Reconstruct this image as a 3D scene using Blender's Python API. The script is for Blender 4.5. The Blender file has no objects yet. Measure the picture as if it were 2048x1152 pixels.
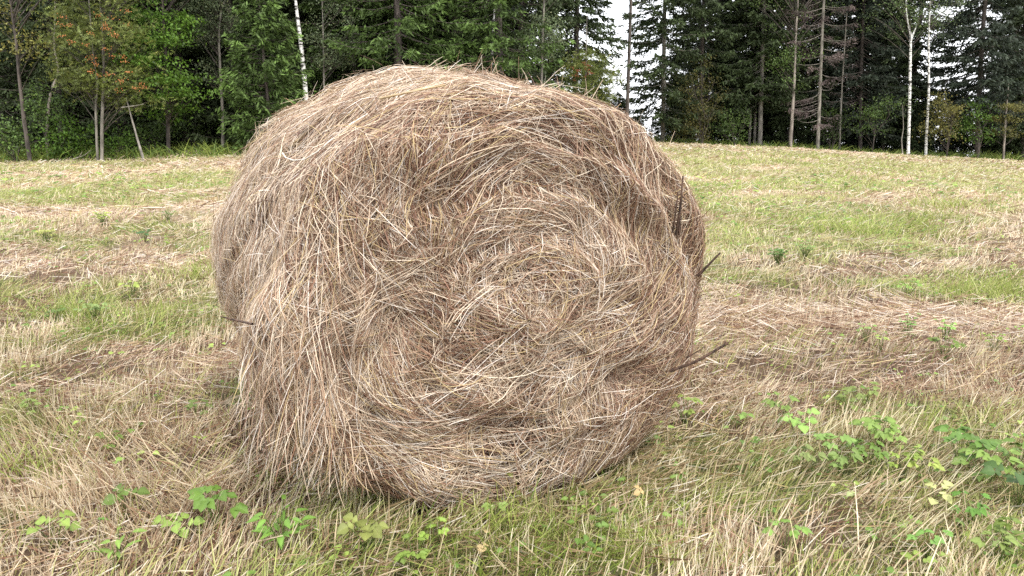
import bpy, math, random
import numpy as np
from mathutils import Vector

R = math.radians
scene = bpy.context.scene
COL = scene.collection

# ------------------------------------------------------------------ camera, sky, sun, exposure
FPX = 1518.0                 # focal length in pixels of the 2048 px wide photo
CAM_H = 1.42
PITCH = R(13.0)
cam_d = bpy.data.cameras.new("camera")
cam_d.sensor_width = 36.0
cam_d.lens = 36.0 * FPX / 2048.0
cam_d.clip_start = 0.05
cam_d.clip_end = 3000
cam = bpy.data.objects.new("camera", cam_d)
cam.location = (0, 0, CAM_H)
cam.rotation_euler = (R(90) - PITCH, 0, 0)
COL.objects.link(cam)
scene.camera = cam

SUN_EL, SUN_AZ = R(58), R(150)      # azimuth measured clockwise from +Y
world = bpy.data.worlds.new("World")
scene.world = world
world.use_nodes = True
wn, wl = world.node_tree.nodes, world.node_tree.links
bg = wn["Background"]
sky = wn.new("ShaderNodeTexSky")
sky.sky_type = 'NISHITA'
sky.sun_disc = False
sky.sun_elevation = SUN_EL
sky.sun_rotation = SUN_AZ
sky.air_density = 1.0
sky.dust_density = 3.0
wtc = wn.new("ShaderNodeTexCoord")
wno = wn.new("ShaderNodeTexNoise")
wno.inputs["Scale"].default_value = 3.0
wno.inputs["Detail"].default_value = 6.0
wl.new(wtc.outputs["Generated"], wno.inputs["Vector"])
wrp = wn.new("ShaderNodeValToRGB")
wrp.color_ramp.elements[0].position = 0.3
wrp.color_ramp.elements[0].color = (9.0, 9.3, 9.9, 1)
wrp.color_ramp.elements[1].position = 0.7
wrp.color_ramp.elements[1].color = (12.5, 12.6, 12.8, 1)
wl.new(wno.outputs["Fac"], wrp.inputs["Fac"])
wmx = wn.new("ShaderNodeMixRGB")
wmx.inputs["Fac"].default_value = 0.85          # closed cloud cover over the clear sky
wl.new(sky.outputs["Color"], wmx.inputs["Color1"])
wl.new(wrp.outputs["Color"], wmx.inputs["Color2"])
wl.new(wmx.outputs["Color"], bg.inputs["Color"])
bg.inputs["Strength"].default_value = 0.10

sun_d = bpy.data.lights.new("sun", 'SUN')
sun_d.energy = 1.5
sun_d.angle = R(10)
sun_d.color = (1.0, 0.95, 0.88)
sun = bpy.data.objects.new("sun", sun_d)
sd = Vector((math.sin(SUN_AZ) * math.cos(SUN_EL), math.cos(SUN_AZ) * math.cos(SUN_EL), math.sin(SUN_EL)))
sun.rotation_euler = sd.to_track_quat('Z', 'Y').to_euler()
sun.location = sd * 60
COL.objects.link(sun)

scene.view_settings.view_transform = 'Standard'
scene.view_settings.look = 'None'
scene.view_settings.exposure = 1.2
scene.view_settings.gamma = 1.0
scene.view_settings.use_curve_mapping = False
scene.cycles.use_denoising = False            # keeps the single straws crisp
scene.cycles.max_bounces = 6
scene.cycles.diffuse_bounces = 4
scene.cycles.transparent_max_bounces = 4

# ------------------------------------------------------------------ maths helpers
def hash2(ix, iy, seed=0):
    h = (ix.astype(np.int64) * 374761393 + iy.astype(np.int64) * 668265263 + seed * 1442695041) & 0xFFFFFFFF
    h = ((h ^ (h >> 13)) * 1274126177) & 0xFFFFFFFF
    h = (h ^ (h >> 16)) & 0xFFFFFFFF
    return h / 4294967295.0

def vnoise(x, y, seed=0):
    x = np.asarray(x, float); y = np.asarray(y, float)
    ix = np.floor(x); iy = np.floor(y)
    fx = x - ix; fy = y - iy
    fx = fx * fx * (3 - 2 * fx); fy = fy * fy * (3 - 2 * fy)
    a = hash2(ix, iy, seed); b = hash2(ix + 1, iy, seed)
    c = hash2(ix, iy + 1, seed); d = hash2(ix + 1, iy + 1, seed)
    return (a * (1 - fx) + b * fx) * (1 - fy) + (c * (1 - fx) + d * fx) * fy

def fbm(x, y, seed=0, octv=3):
    t = 0; a = 0.5; n = 0
    for k in range(octv):
        t = t + a * vnoise(x * 2 ** k + 17.3 * k, y * 2 ** k - 9.1 * k, seed + k); n += a; a *= 0.5
    return t / n

def smooth(a, b, x):
    t = np.clip((np.asarray(x, float) - a) / (b - a), 0, 1)
    return t * t * (3 - 2 * t)

def unit(v):
    return v / np.maximum(np.linalg.norm(v, axis=-1, keepdims=True), 1e-9)

# ------------------------------------------------------------------ mesh helpers
class MB:
    """collects triangles and quads with a colour per vertex, and links them as ONE mesh object"""
    def __init__(self):
        self.V, self.Q, self.T, self.C, self.n = [], [], [], [], 0
    def add(self, V, Q=None, T=None, C=(1, 1, 1)):
        V = np.asarray(V, float).reshape(-1, 3)
        C = np.broadcast_to(np.asarray(C, float), (len(V), 3))
        self.V.append(V); self.C.append(C)
        if Q is not None and len(Q): self.Q.append(np.asarray(Q, np.int64) + self.n)
        if T is not None and len(T): self.T.append(np.asarray(T, np.int64) + self.n)
        self.n += len(V)
    def mesh(self, name, mat, smooth_shade=False):
        V = np.concatenate(self.V); C = np.concatenate(self.C)
        Q = np.concatenate(self.Q) if self.Q else np.zeros((0, 4), np.int64)
        T = np.concatenate(self.T) if self.T else np.zeros((0, 3), np.int64)
        me = bpy.data.meshes.new(name)
        me.vertices.add(len(V)); me.vertices.foreach_set("co", V.astype(np.float32).ravel())
        loops = np.concatenate([Q.ravel(), T.ravel()]).astype(np.int32)
        me.loops.add(len(loops)); me.loops.foreach_set("vertex_index", loops)
        me.polygons.add(len(Q) + len(T))
        st = np.concatenate([np.arange(len(Q)) * 4, len(Q) * 4 + np.arange(len(T)) * 3]).astype(np.int32)
        me.polygons.foreach_set("loop_start", st)
        me.update(calc_edges=True)
        if not smooth_shade: me.shade_flat()
        at = me.color_attributes.new("Col", 'FLOAT_COLOR', 'POINT')
        c4 = np.ones((len(V), 4), np.float32); c4[:, :3] = C
        at.data.foreach_set("color", c4.ravel())
        me.materials.append(mat)
        return me

def link(name, me, parent=None, loc=(0, 0, 0)):
    o = bpy.data.objects.new(name, me)
    COL.objects.link(o); o.location = loc
    if parent: o.parent = parent
    return o

def tag(o, label=None, cat=None, group=None, kind=None):
    if label: o["label"] = label
    if cat: o["category"] = cat
    if group: o["group"] = group
    if kind: o["kind"] = kind
    return o

def empty(name, loc, rz=0.0):
    o = bpy.data.objects.new(name, None)
    o.empty_display_size = 0.2
    COL.objects.link(o); o.location = loc; o.rotation_euler = (0, 0, rz)
    return o

def copy_tree(o, parent=None):
    kids = list(o.children)
    c = o.copy(); COL.objects.link(c)
    if parent: c.parent = parent
    for k in kids: copy_tree(k, c)
    return c

def ribbons(mb, P, W, Nrm, C):
    """P (N,K,3) centre lines, W (N,K) widths, Nrm (N,3) or (N,K,3) facing, C (N,3) or (N,K,3)"""
    N, K, _ = P.shape
    T = np.empty_like(P)
    T[:, 1:-1] = P[:, 2:] - P[:, :-2]; T[:, 0] = P[:, 1] - P[:, 0]; T[:, -1] = P[:, -1] - P[:, -2]
    if Nrm.ndim == 2: Nrm = Nrm[:, None, :]
    S = unit(np.cross(unit(T), np.broadcast_to(Nrm, P.shape)))
    V = np.stack([P - S * W[..., None] / 2, P + S * W[..., None] / 2], axis=2).reshape(-1, 3)
    if C.ndim == 2: C = np.broadcast_to(C[:, None, :], (N, K, 3))
    CC = np.repeat(C.reshape(N, K, 1, 3), 2, axis=2).reshape(-1, 3)
    b = (np.arange(N)[:, None] * K + np.arange(K - 1)[None]) * 2
    Q = np.stack([b, b + 1, b + 3, b + 2], -1).reshape(-1, 4)
    mb.add(V, Q, C=CC)

def tubes(mb, P, Rr, C, sides=3):
    """P (N,K,3), Rr (N,K): N tapering tubes"""
    N, K, _ = P.shape
    T = np.empty_like(P)
    T[:, 1:-1] = P[:, 2:] - P[:, :-2]; T[:, 0] = P[:, 1] - P[:, 0]; T[:, -1] = P[:, -1] - P[:, -2]
    T = unit(T)
    ref = np.where(np.abs(T[..., 2:3]) > 0.9, np.array([1.0, 0, 0]), np.array([0, 0, 1.0]))
    A = unit(np.cross(T, ref)); B = np.cross(T, A)
    th = np.arange(sides) * 2 * math.pi / sides
    ring = A[:, :, None, :] * np.cos(th)[None, None, :, None] + B[:, :, None, :] * np.sin(th)[None, None, :, None]
    V = (P[:, :, None, :] + ring * Rr[:, :, None, None]).reshape(-1, 3)
    C = np.asarray(C, float)
    if C.ndim == 1: CC = C
    else:
        if C.ndim == 2: C = np.broadcast_to(C[:, None, :], (N, K, 3))
        CC = np.repeat(C.reshape(N, K, 1, 3), sides, axis=2).reshape(-1, 3)
    b = (np.arange(N)[:, None, None] * K + np.arange(K - 1)[None, :, None]) * sides
    j = np.arange(sides)[None, None, :]; j2 = (j + 1) % sides
    Q = np.stack([b + j, b + j2, b + sides + j2, b + sides + j], -1).reshape(-1, 4)
    mb.add(V, Q, C=CC)

def rhombs(mb, Cn, A, B, C):
    """leaf shaped quads: centre, half length vector, half width vector"""
    N = len(Cn)
    V = np.stack([Cn - A, Cn + B - A * 0.1, Cn + A, Cn - B - A * 0.1], 1).reshape(-1, 3)
    Q = np.arange(N * 4).reshape(N, 4)
    mb.add(V, Q, C=np.repeat(C, 4, axis=0))

def rand_unit(rng, n):
    return unit(rng.normal(size=(n, 3)))

def perp(rng, A):
    return unit(np.cross(A, rand_unit(rng, len(A))))

# ------------------------------------------------------------------ materials
def mat_attr(name, rough=0.6, trans=0.0, var=0.25, nscale=60.0, spec=0.3):
    m = bpy.data.materials.new(name); m.use_nodes = True
    nt = m.node_tree; n, l = nt.nodes, nt.links
    p = n["Principled BSDF"]; out = n["Material Output"]
    at = n.new("ShaderNodeAttribute"); at.attribute_name = "Col"
    tc = n.new("ShaderNodeTexCoord")
    no = n.new("ShaderNodeTexNoise"); no.inputs["Scale"].default_value = nscale; no.inputs["Detail"].default_value = 3
    l.new(tc.outputs["Object"], no.inputs["Vector"])
    mr = n.new("ShaderNodeMapRange")
    mr.inputs["From Min"].default_value = 0.25; mr.inputs["From Max"].default_value = 0.75
    mr.inputs["To Min"].default_value = 1 - var; mr.inputs["To Max"].default_value = 1 + var
    l.new(no.outputs["Fac"], mr.inputs["Value"])
    mx = n.new("ShaderNodeVectorMath"); mx.operation = 'MULTIPLY'
    l.new(at.outputs["Color"], mx.inputs[0]); l.new(mr.outputs["Result"], mx.inputs[1])
    l.new(mx.outputs["Vector"], p.inputs["Base Color"])
    p.inputs["Roughness"].default_value = rough
    p.inputs["Specular IOR Level"].default_value = spec
    if trans > 0:
        tr = n.new("ShaderNodeBsdfTranslucent"); l.new(mx.outputs["Vector"], tr.inputs["Color"])
        ms = n.new("ShaderNodeMixShader"); ms.inputs["Fac"].default_value = trans
        l.new(p.outputs["BSDF"], ms.inputs[1]); l.new(tr.outputs["BSDF"], ms.inputs[2])
        l.new(ms.outputs["Shader"], out.inputs["Surface"])
    return m

def mat_bark(name, c1, c2, scale=(8, 8, 2), lo=0.35, hi=0.65, rough=0.85, bump=0.6):
    m = bpy.data.materials.new(name); m.use_nodes = True
    nt = m.node_tree; n, l = nt.nodes, nt.links
    p = n["Principled BSDF"]
    tc = n.new("ShaderNodeTexCoord"); mp = n.new("ShaderNodeMapping"); mp.inputs["Scale"].default_value = scale
    l.new(tc.outputs["Object"], mp.inputs["Vector"])
    no = n.new("ShaderNodeTexNoise"); no.inputs["Scale"].default_value = 1.0; no.inputs["Detail"].default_value = 5
    l.new(mp.outputs["Vector"], no.inputs["Vector"])
    rp = n.new("ShaderNodeValToRGB")
    rp.color_ramp.elements[0].position = lo; rp.color_ramp.elements[0].color = (*c1, 1)
    rp.color_ramp.elements[1].position = hi; rp.color_ramp.elements[1].color = (*c2, 1)
    l.new(no.outputs["Fac"], rp.inputs["Fac"])
    l.new(rp.outputs["Color"], p.inputs["Base Color"])
    p.inputs["Roughness"].default_value = rough
    bp = n.new("ShaderNodeBump"); bp.inputs["Strength"].default_value = bump; bp.inputs["Distance"].default_value = 0.02
    l.new(no.outputs["Fac"], bp.inputs["Height"]); l.new(bp.outputs["Normal"], p.inputs["Normal"])
    return m

M_HAY = mat_attr("hay", rough=0.55, trans=0.12, var=0.18, nscale=40, spec=0.35)
M_CORE = mat_attr("packed_hay", rough=0.9, var=0.5, nscale=25, spec=0.1)
M_BLADE = mat_attr("grass_blades", rough=0.55, trans=0.25, var=0.2, nscale=20, spec=0.3)
M_LEAF = mat_attr("leaves", rough=0.5, trans=0.3, var=0.3, nscale=3, spec=0.3)
M_NEEDLE = mat_attr("needles", rough=0.6, trans=0.12, var=0.35, nscale=2, spec=0.25)
M_BERRY = mat_attr("berries", rough=0.4, var=0.15, nscale=30, spec=0.5)
M_BARK = mat_bark("brown_bark", (0.035, 0.028, 0.024), (0.13, 0.105, 0.09), (14, 14, 3))
M_GREYBARK = mat_bark("grey_bark", (0.10, 0.09, 0.075), (0.30, 0.27, 0.23), (12, 12, 3))
M_PALEBARK = mat_bark("pale_bark", (0.12, 0.10, 0.085), (0.42, 0.36, 0.31), (10, 10, 2))
M_BIRCH = mat_bark("birch_bark", (0.04, 0.035, 0.03), (0.78, 0.76, 0.73), (5, 5, 14), lo=0.40, hi=0.50, rough=0.6, bump=0.2)
M_TWIG = mat_bark("twig_bark", (0.03, 0.018, 0.012), (0.13, 0.075, 0.05), (60, 60, 12))

# ------------------------------------------------------------------ the lie of the land
def ground_z(x, y):
    x = np.asarray(x, float); y = np.asarray(y, float)
    prof = np.interp(x, [-30, -20, -14, -8, 0, 7.2, 11, 17, 20, 40], [0.05, 0.15, 0.20, 0.36, 0.36, 0.16, 0.02, -0.34, -0.48, -1.3])
    z = prof * smooth(5, 27, y)
    z = z - 0.10 * np.maximum(y - 44, 0)                        # the hill falls away behind the wood
    right = smooth(2, 9, x)
    z = z - right * 0.035 * np.maximum(y - 31, 0)
    near = 1 - smooth(9, 26, y)
    z = z + (fbm(x * 0.9, y * 0.9, 5) - 0.5) * 0.12 * (0.4 + 0.6 * near) + (fbm(x * 3.1, y * 3.1, 9) - 0.5) * 0.085 * near
    return z

def ratios(px, py):
    v = -(py - 576.0) / FPX
    yc = math.cos(PITCH) + v * math.sin(PITCH)
    zc = -math.sin(PITCH) + v * math.cos(PITCH)
    return ((px - 1024.0) / FPX) / yc, zc / yc

def at(px, py, Y):
    a, b = ratios(px, py)
    return a * Y, Y, CAM_H + b * Y

def on_ground(px, py):
    a, b = ratios(px, py)
    Y = CAM_H / max(-b, 1e-3)
    for _ in range(25):
        Y = 0.5 * Y + 0.5 * (CAM_H - float(ground_z(a * Y, Y))) / max(-b, 1e-3)
    return a * Y, Y, float(ground_z(a * Y, Y))

# green, straw and bare patches, stretched along the mowing direction
def greenness(x, y):
    g = fbm(x * 0.5, y * 0.7, 21, 4) * 0.9 + (fbm(x * 1.7, y * 2.1, 31, 3) - 0.5) * 0.75
    g = g + 0.03 + 0.085 * smooth(4, 12, y)
    g = g + 0.10 * np.exp(-((x + 3.2) / 1.6) ** 2 - ((y - 5.2) / 1.5) ** 2)
    g = g + 0.10 * np.exp(-((x + 2.1) / 0.8) ** 2 - ((y - 3.5) / 0.5) ** 2)
    g = g - 0.06 * (1 - smooth(2.0, 2.9, y)) + 0.16 * np.exp(-((x - 0.08) / 0.22) ** 2 - ((y - 2.2) / 0.2) ** 2)
    g = g - 0.25 * np.exp(-((x + 1.05) / 0.5) ** 2 - ((y - 2.75) / 0.5) ** 2)
    return np.clip((g - 0.44) / 0.19, 0, 1)

def windrow(x, y):
    """strength of the lying hay strips"""
    w = 0
    for (y0, sl, hw, xa, xb, s) in STRIPS:
        c = y0 + sl * x + (fbm(x * 0.5, y * 0 + y0, 41) - 0.5) * 0.7
        w = np.maximum(w, s * np.exp(-((y - c) / hw) ** 2) * smooth(xa - 0.8, xa + 0.4, x) * (1 - smooth(xb - 0.4, xb + 0.8, x)))
    return np.clip(w * (0.55 + 0.9 * fbm(x * 1.3, y * 1.3, 51)), 0, 1)
STRIPS = [(4.8, 0.05, 0.42, 0.9, 9.0, 0.9), (4.2, 0.02, 0.14, -1.75, -0.9, 0.7), (7.3, 0.05, 0.45, -9, -2.6, 0.55),
          (10.8, 0.02, 0.45, -9, -3.9, 0.6), (12.6, -0.02, 0.5, -6, -3.2, 0.6), (18.0, 0.0, 1.1, -8, -2, 0.85),
          (28.5, 0.0, 1.8, 5, 14, 0.45), (3.7, 0.1, 0.14, -3.6, -2.4, 0.5)]

# ------------------------------------------------------------------ ground
def build_ground():
    xs = np.concatenate([-np.geomspace(400, 9, 26)[:-1], np.linspace(-9, 9, 181), np.geomspace(9, 400, 26)[1:]])
    ys = np.concatenate([np.linspace(-30, 0.5, 14)[:-1], np.linspace(0.5, 9, 100), np.geomspace(9, 48, 110)[1:], np.geomspace(48, 420, 22)[1:]])
    X, Y = np.meshgrid(xs, ys)
    Z = ground_z(X, Y)
    Z = Z + windrow(X, Y) * 0.03
    V = np.stack([X, Y, Z], -1).reshape(-1, 3)
    nx, ny = len(xs), len(ys)
    i = (np.arange(ny - 1)[:, None] * nx + np.arange(nx - 1)[None]).reshape(-1)
    Q = np.stack([i, i + 1, i + 1 + nx, i + nx], -1)
    g = greenness(X, Y)[..., None]; w = windrow(X, Y)[..., None]
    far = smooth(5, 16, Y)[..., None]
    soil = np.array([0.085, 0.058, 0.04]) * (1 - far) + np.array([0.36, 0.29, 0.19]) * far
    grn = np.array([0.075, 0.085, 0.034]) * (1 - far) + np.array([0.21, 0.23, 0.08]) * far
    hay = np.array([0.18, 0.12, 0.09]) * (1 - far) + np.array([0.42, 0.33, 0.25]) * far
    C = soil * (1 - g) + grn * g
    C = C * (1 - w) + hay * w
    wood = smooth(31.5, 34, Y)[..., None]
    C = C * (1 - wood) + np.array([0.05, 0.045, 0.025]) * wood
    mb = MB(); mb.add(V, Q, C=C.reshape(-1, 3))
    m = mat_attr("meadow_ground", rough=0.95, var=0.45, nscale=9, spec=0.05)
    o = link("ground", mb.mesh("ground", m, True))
    tag(o, "mown meadow of straw stubble and green grass rising to the wood", "ground", kind="structure")
build_ground()

# ------------------------------------------------------------------ the hay bale
RB, LB, YAW = 0.846, 1.36, R(24.5)
BALE_C = (0.022, 2.575)
bale = empty("hay_bale", (BALE_C[0], BALE_C[1], float(ground_z(*BALE_C)) - 0.02), YAW)
tag(bale, "big round bale of dry brown hay standing on the stubble", "hay bale")

def bale_profile():
    """radius and depth along a line from the face centre over the rim to the back"""
    th = np.linspace(0, math.pi / 2, 14)
    fr = 0.19
    pts = [(0.0, -0.032), (0.2, -0.031), (0.40, -0.025)]
    pts += [(RB - fr - 0.01 + fr * math.sin(t), fr * (1 - math.cos(t)) - 0.015) for t in th]
    pts += [(RB + 0.012, 0.40), (RB + 0.025, 0.62), (RB + 0.035, 0.85)]
    fb = 0.14
    pts += [(RB + 0.03 - fb + fb * math.cos(t), LB - fb + fb * math.sin(t)) for t in th]
    pts += [(0.3, LB + 0.03), (0.0, LB + 0.04)]
    p = np.array(pts)
    s = np.concatenate([[0], np.cumsum(np.linalg.norm(np.diff(p, axis=0), axis=1))])
    return s, p
PS, PP = bale_profile()

def bale_point(s, phi, lift=0.0):
    """phi = 0 at the right side of the face, pi/2 on top; returns local points and normals"""
    r = np.interp(s, PS, PP[:, 0]); t = np.interp(s, PS, PP[:, 1])
    e = 0.012
    dr = np.interp(s + e, PS, PP[:, 0]) - np.interp(s - e, PS, PP[:, 0])
    dt = np.interp(s + e, PS, PP[:, 1]) - np.interp(s - e, PS, PP[:, 1])
    ln = np.maximum(np.hypot(dr, dt), 1e-6)
    nr, nt = dt / ln, -dr / ln
    cx, sx = np.cos(phi), np.sin(phi)
    u, w = r * cx, r * sx
    # lumps, and ledges of the wound layers
    h = (fbm(u * 2.1 + 3, w * 2.1 + t * 1.7, 61) - 0.5) * 0.13 + (fbm(u * 6.5, w * 6.5 + t * 5, 71) - 0.5) * 0.085
    face = 1 - smooth(RB - 0.1, RB + 0.1, s)
    lay = (r * 4.6 - phi / (2 * math.pi) * 1.0 + (fbm(u * 1.7, w * 1.7, 81) - 0.5) * 1.6) % 1.0
    h = h + face * (0.025 + 0.045 * smooth(-0.4, 0.3, w)) * (lay - 0.5) * smooth(0.12, 0.35, r)
    lay2 = (t * 3.2 + (fbm(phi * 1.4, t * 2, 83) - 0.5) * 1.8) % 1.0
    h = h + (1 - face) * 0.045 * (lay2 - 0.5)
    h = h + 0.028 * np.exp(-((s - RB * 0.97) / 0.075) ** 2) + lift
    x = u + nr * cx * h
    y = t + nt * h
    z = w + nr * sx * h
    # sag: flat foot, slightly broad shoulders
    z = np.where(z < -0.70, -0.70 + (z + 0.70) * 0.75, z) * 0.931
    z = np.where(z > 0.66, 0.66 + (z - 0.66) * 0.86, z)
    z = z * (1 + 0.055 * np.clip(t, 0, 2) * smooth(0.0, 0.5, z))
    z = z + 0.765
    nx, ny, nz = nr * cx, nt, nr * sx
    return np.stack([x, y, z], -1), np.stack([nx, ny, nz], -1)

HAYCOL = np.array([[0.72, 0.605, 0.465], [0.55, 0.43, 0.31], [0.41, 0.275, 0.182], [0.265, 0.145, 0.092], [0.13, 0.064, 0.042], [0.73, 0.66, 0.58], [0.51, 0.39, 0.20]])

def hay_colour(rng, brown):
    """brown 0..1 picks darker straws"""
    n = len(brown)
    w = np.stack([0.25 * (1 - brown) + 0.03, 0.27 * (1 - brown) + 0.10, 0.20 + 0 * brown, 0.08 + 0.25 * brown, 0.02 + 0.24 * brown, 0.14 * (1 - brown) + 0.02, 0.08 + 0 * brown], -1)
    w = w / w.sum(1, keepdims=True)
    k = (rng.random(n)[:, None] > np.cumsum(w, 1)).sum(1).clip(0, 6)
    return HAYCOL[k] * rng.uniform(0.8, 1.15, (n, 1))

def bale_strands(rng, s0, phi0, length, alpha, lift0, lift1, width, col, K=5, mb=None, jit=0.0):
    n = len(s0)
    s = s0.copy(); phi = phi0.copy()
    P = np.empty((n, K, 3)); Nn = np.empty((n, K, 3))
    step = length / (K - 1)
    a = alpha.copy()
    for k in range(K):
        f = k / (K - 1)
        p, nn = bale_point(s, phi, lift0 * (1 - f) + lift1 * f)
        P[:, k] = p; Nn[:, k] = nn
        r = np.maximum(np.interp(s, PS, PP[:, 0]), 0.08)
        phi = phi + step * np.cos(a) / r
        s = np.clip(s + step * np.sin(a), 0.01, PS[-1] - 0.01)
        a = a + jit * rng.normal(size=n)
    P[:, :, 2] = np.maximum(P[:, :, 2], 0.005)
    Nm = Nn.mean(1); Tm = unit(P[:, -1] - P[:, 0])
    side = unit(np.cross(Tm, Nm))
    roll = rng.uniform(-0.9, 0.9, n)[:, None]
    Nr = unit(Nm * np.cos(roll) + side * np.sin(roll))
    W = width[:, None] * np.array([0.8, 1, 1, 0.9, 0.5])[None, :K] if K == 5 else np.repeat(width[:, None], K, 1)
    ribbons(mb, P, W, Nr, col)

def build_bale():
    rng = np.random.default_rng(4)
    # packed body
    S = np.linspace(0.005, PS[-1] - 0.005, 90); F = np.linspace(0, 2 * math.pi, 181)[:-1]
    SS, FF = np.meshgrid(S, F, indexing='ij')
    p, n = bale_point(SS, FF, -0.02)
    p[..., 2] = np.maximum(p[..., 2], 0.0)
    nf = len(F); i = np.arange(len(S) - 1)[:, None] * nf; j = np.arange(nf)[None]; j2 = (j + 1) % nf
    Q = np.stack([i + j, i + j2, i + nf + j2, i + nf + j], -1).reshape(-1, 4)
    mb = MB(); c = np.array([0.06, 0.036, 0.025])  # core coloured extra dark, painting shade into the gaps between straws
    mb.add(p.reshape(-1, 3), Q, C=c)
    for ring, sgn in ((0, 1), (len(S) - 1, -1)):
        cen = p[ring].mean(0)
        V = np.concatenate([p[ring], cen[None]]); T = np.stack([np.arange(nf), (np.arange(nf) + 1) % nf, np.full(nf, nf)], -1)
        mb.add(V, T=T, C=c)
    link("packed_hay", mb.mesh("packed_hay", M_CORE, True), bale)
    # straw laid in locks that follow the winding
    def locks(n, per, smin, smax, lmin, lmax, lift, fan, brown_bias, name_mb):
        r2 = rng.random(n)
        s = np.where(rng.random(n) < 0.5, np.sqrt(r2) * (RB + 0.05), rng.uniform(RB - 0.1, PS[-1] - 0.7, n))
        s = np.clip(s, smin, smax)
        phi = rng.uniform(0, 2 * math.pi, n)
        keep = (np.sin(phi) > -0.96)
        s, phi = s[keep], phi[keep]; n = len(s)
        r = np.interp(s, PS, PP[:, 0]); u = r * np.cos(phi); w = r * np.sin(phi); t = np.interp(s, PS, PP[:, 1])
        face = 1 - smooth(RB - 0.05, RB + 0.15, s)
        cu, cw = u + 0.17, w - 0.2                                # the winding's eye sits above and left of the middle
        mess = 1 - smooth(0.15, 0.62, np.hypot(cu, cw))
        eye = np.arctan2(-cw * np.cos(phi) + cu * np.sin(phi), cw * np.sin(phi) + cu * np.cos(phi)) * face
        low = np.exp(-((u - 0.05) / 0.35) ** 2 - ((w + 0.25) / 0.3) ** 2) * face
        amp = 0.55 + 1.8 * face * np.maximum(mess, low) + 0.5 * face
        al = (fbm(u * 3 + 5, w * 3 + t * 3, 91, 2) - 0.5) * 2.2 * amp + eye + 0.12 * face + 0.55 * face * np.exp(-((u + 0.32) / 0.26) ** 2 - ((w + 0.02) / 0.26) ** 2) + rng.normal(0, 0.16, n) + rng.normal(0, 0.7, n) * (rng.random(n) < 0.17 + 0.45 * np.maximum(mess, low) * face)
        al = np.where(rng.random(n) < 0.5, al + math.pi, al)
        L = rng.uniform(lmin, lmax, n) * (1 - 0.45 * face * np.maximum(mess, low * 0.8))
        br = np.clip((fbm(u * 3.6 + 1, w * 3.6 + t * 2.8, 101, 3) - 0.45) * 5.5 + brown_bias + rng.normal(0, 0.18, n), 0, 1)
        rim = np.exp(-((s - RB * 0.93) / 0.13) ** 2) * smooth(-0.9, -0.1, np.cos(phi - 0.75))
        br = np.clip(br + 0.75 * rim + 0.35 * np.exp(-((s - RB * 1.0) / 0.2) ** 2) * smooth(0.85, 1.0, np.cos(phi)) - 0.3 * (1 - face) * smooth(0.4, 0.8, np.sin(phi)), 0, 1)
        li = rng.uniform(lift[0], lift[1], n)
        k = np.repeat(np.arange(n), per); m = len(k)
        spread = rng.normal(0, 1, (m, 2))
        ss = np.clip(s[k] + spread[:, 0] * 0.025, 0.01, PS[-1] - 0.02)
        pp = phi[k] + spread[:, 1] * 0.03 / np.maximum(r[k], 0.15)
        aa = al[k] + rng.normal(0, fan, m)
        LL = L[k] * rng.uniform(0.6, 1.2, m)
        l0 = li[k] + rng.uniform(-0.012, 0.012, m); l1 = l0 + rng.uniform(-0.012, 0.022, m)
        wd = rng.uniform(0.0011, 0.0025, m)
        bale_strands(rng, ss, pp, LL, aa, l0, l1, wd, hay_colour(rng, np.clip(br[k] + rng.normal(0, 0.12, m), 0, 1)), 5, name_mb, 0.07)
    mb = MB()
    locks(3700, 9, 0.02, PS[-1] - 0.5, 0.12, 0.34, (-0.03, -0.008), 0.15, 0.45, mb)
    locks(4900, 9, 0.02, PS[-1] - 0.5, 0.12, 0.36, (-0.015, 0.012), 0.12, 0.11, mb)
    locks(1300, 8, 0.02, PS[-1] - 0.5, 0.14, 0.45, (0.004, 0.024), 0.16, -0.08, mb)
    # single straws lying every way
    n = 10500
    s = np.where(rng.random(n) < 0.55, np.sqrt(rng.random(n)) * (RB + 0.05), rng.uniform(RB - 0.1, PS[-1] - 0.6, n)); ph = rng.uniform(0, 2 * math.pi, n)
    bale_strands(rng, s, ph, rng.uniform(0.05, 0.26, n), rng.uniform(0, 6.28, n), rng.uniform(0, 0.02, n), rng.uniform(0.0, 0.03, n),
                 rng.uniform(0.0013, 0.0028, n), hay_colour(rng, rng.random(n) * 0.5), 5, mb, 0.12)
    o = link("wound_straw", mb.mesh("wound_straw", M_HAY), bale); o["kind"] = "stuff"
    # straws that stand off the surface
    mb = MB(); n = 3200
    s = rng.uniform(RB * 0.9, PS[-1] - 0.35, n); ph = rng.uniform(-0.5, math.pi + 0.6, n)
    bale_strands(rng, s, ph, rng.uniform(0.06, 0.22, n), np.where(rng.random(n) < 0.5, 0, math.pi) + rng.normal(0, 0.6, n), rng.uniform(0, 0.01, n),
                 np.abs(rng.normal(0, 0.034, n)) + 0.01, rng.uniform(0.0014, 0.0026, n), hay_colour(rng, rng.random(n) * 0.5), 5, mb, 0.10)
    # stiff ends on the crown of the bale
    n = 150
    s = rng.uniform(RB * 0.95, RB + 0.75, n); ph = rng.normal(math.pi / 2, 0.5, n)
    p, nn = bale_point(s, ph, 0.0)
    d = unit(nn + rng.normal(0, 0.55, (n, 3))); L = rng.uniform(0.03, 0.12, n)
    f = np.linspace(-0.2, 1, 4)[None, :, None]
    P = p[:, None] + d[:, None] * L[:, None, None] * f + rng.normal(0, 1, (n, 1, 3)) * 0.02 * f ** 2
    ribbons(mb, P, rng.uniform(0.0016, 0.003, n)[:, None] * np.array([1, 1, .9, .6]), rand_unit(rng, n), hay_colour(rng, rng.random(n) * 0.2))
    # hanging fringe along the near rim
    n = 900
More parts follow.
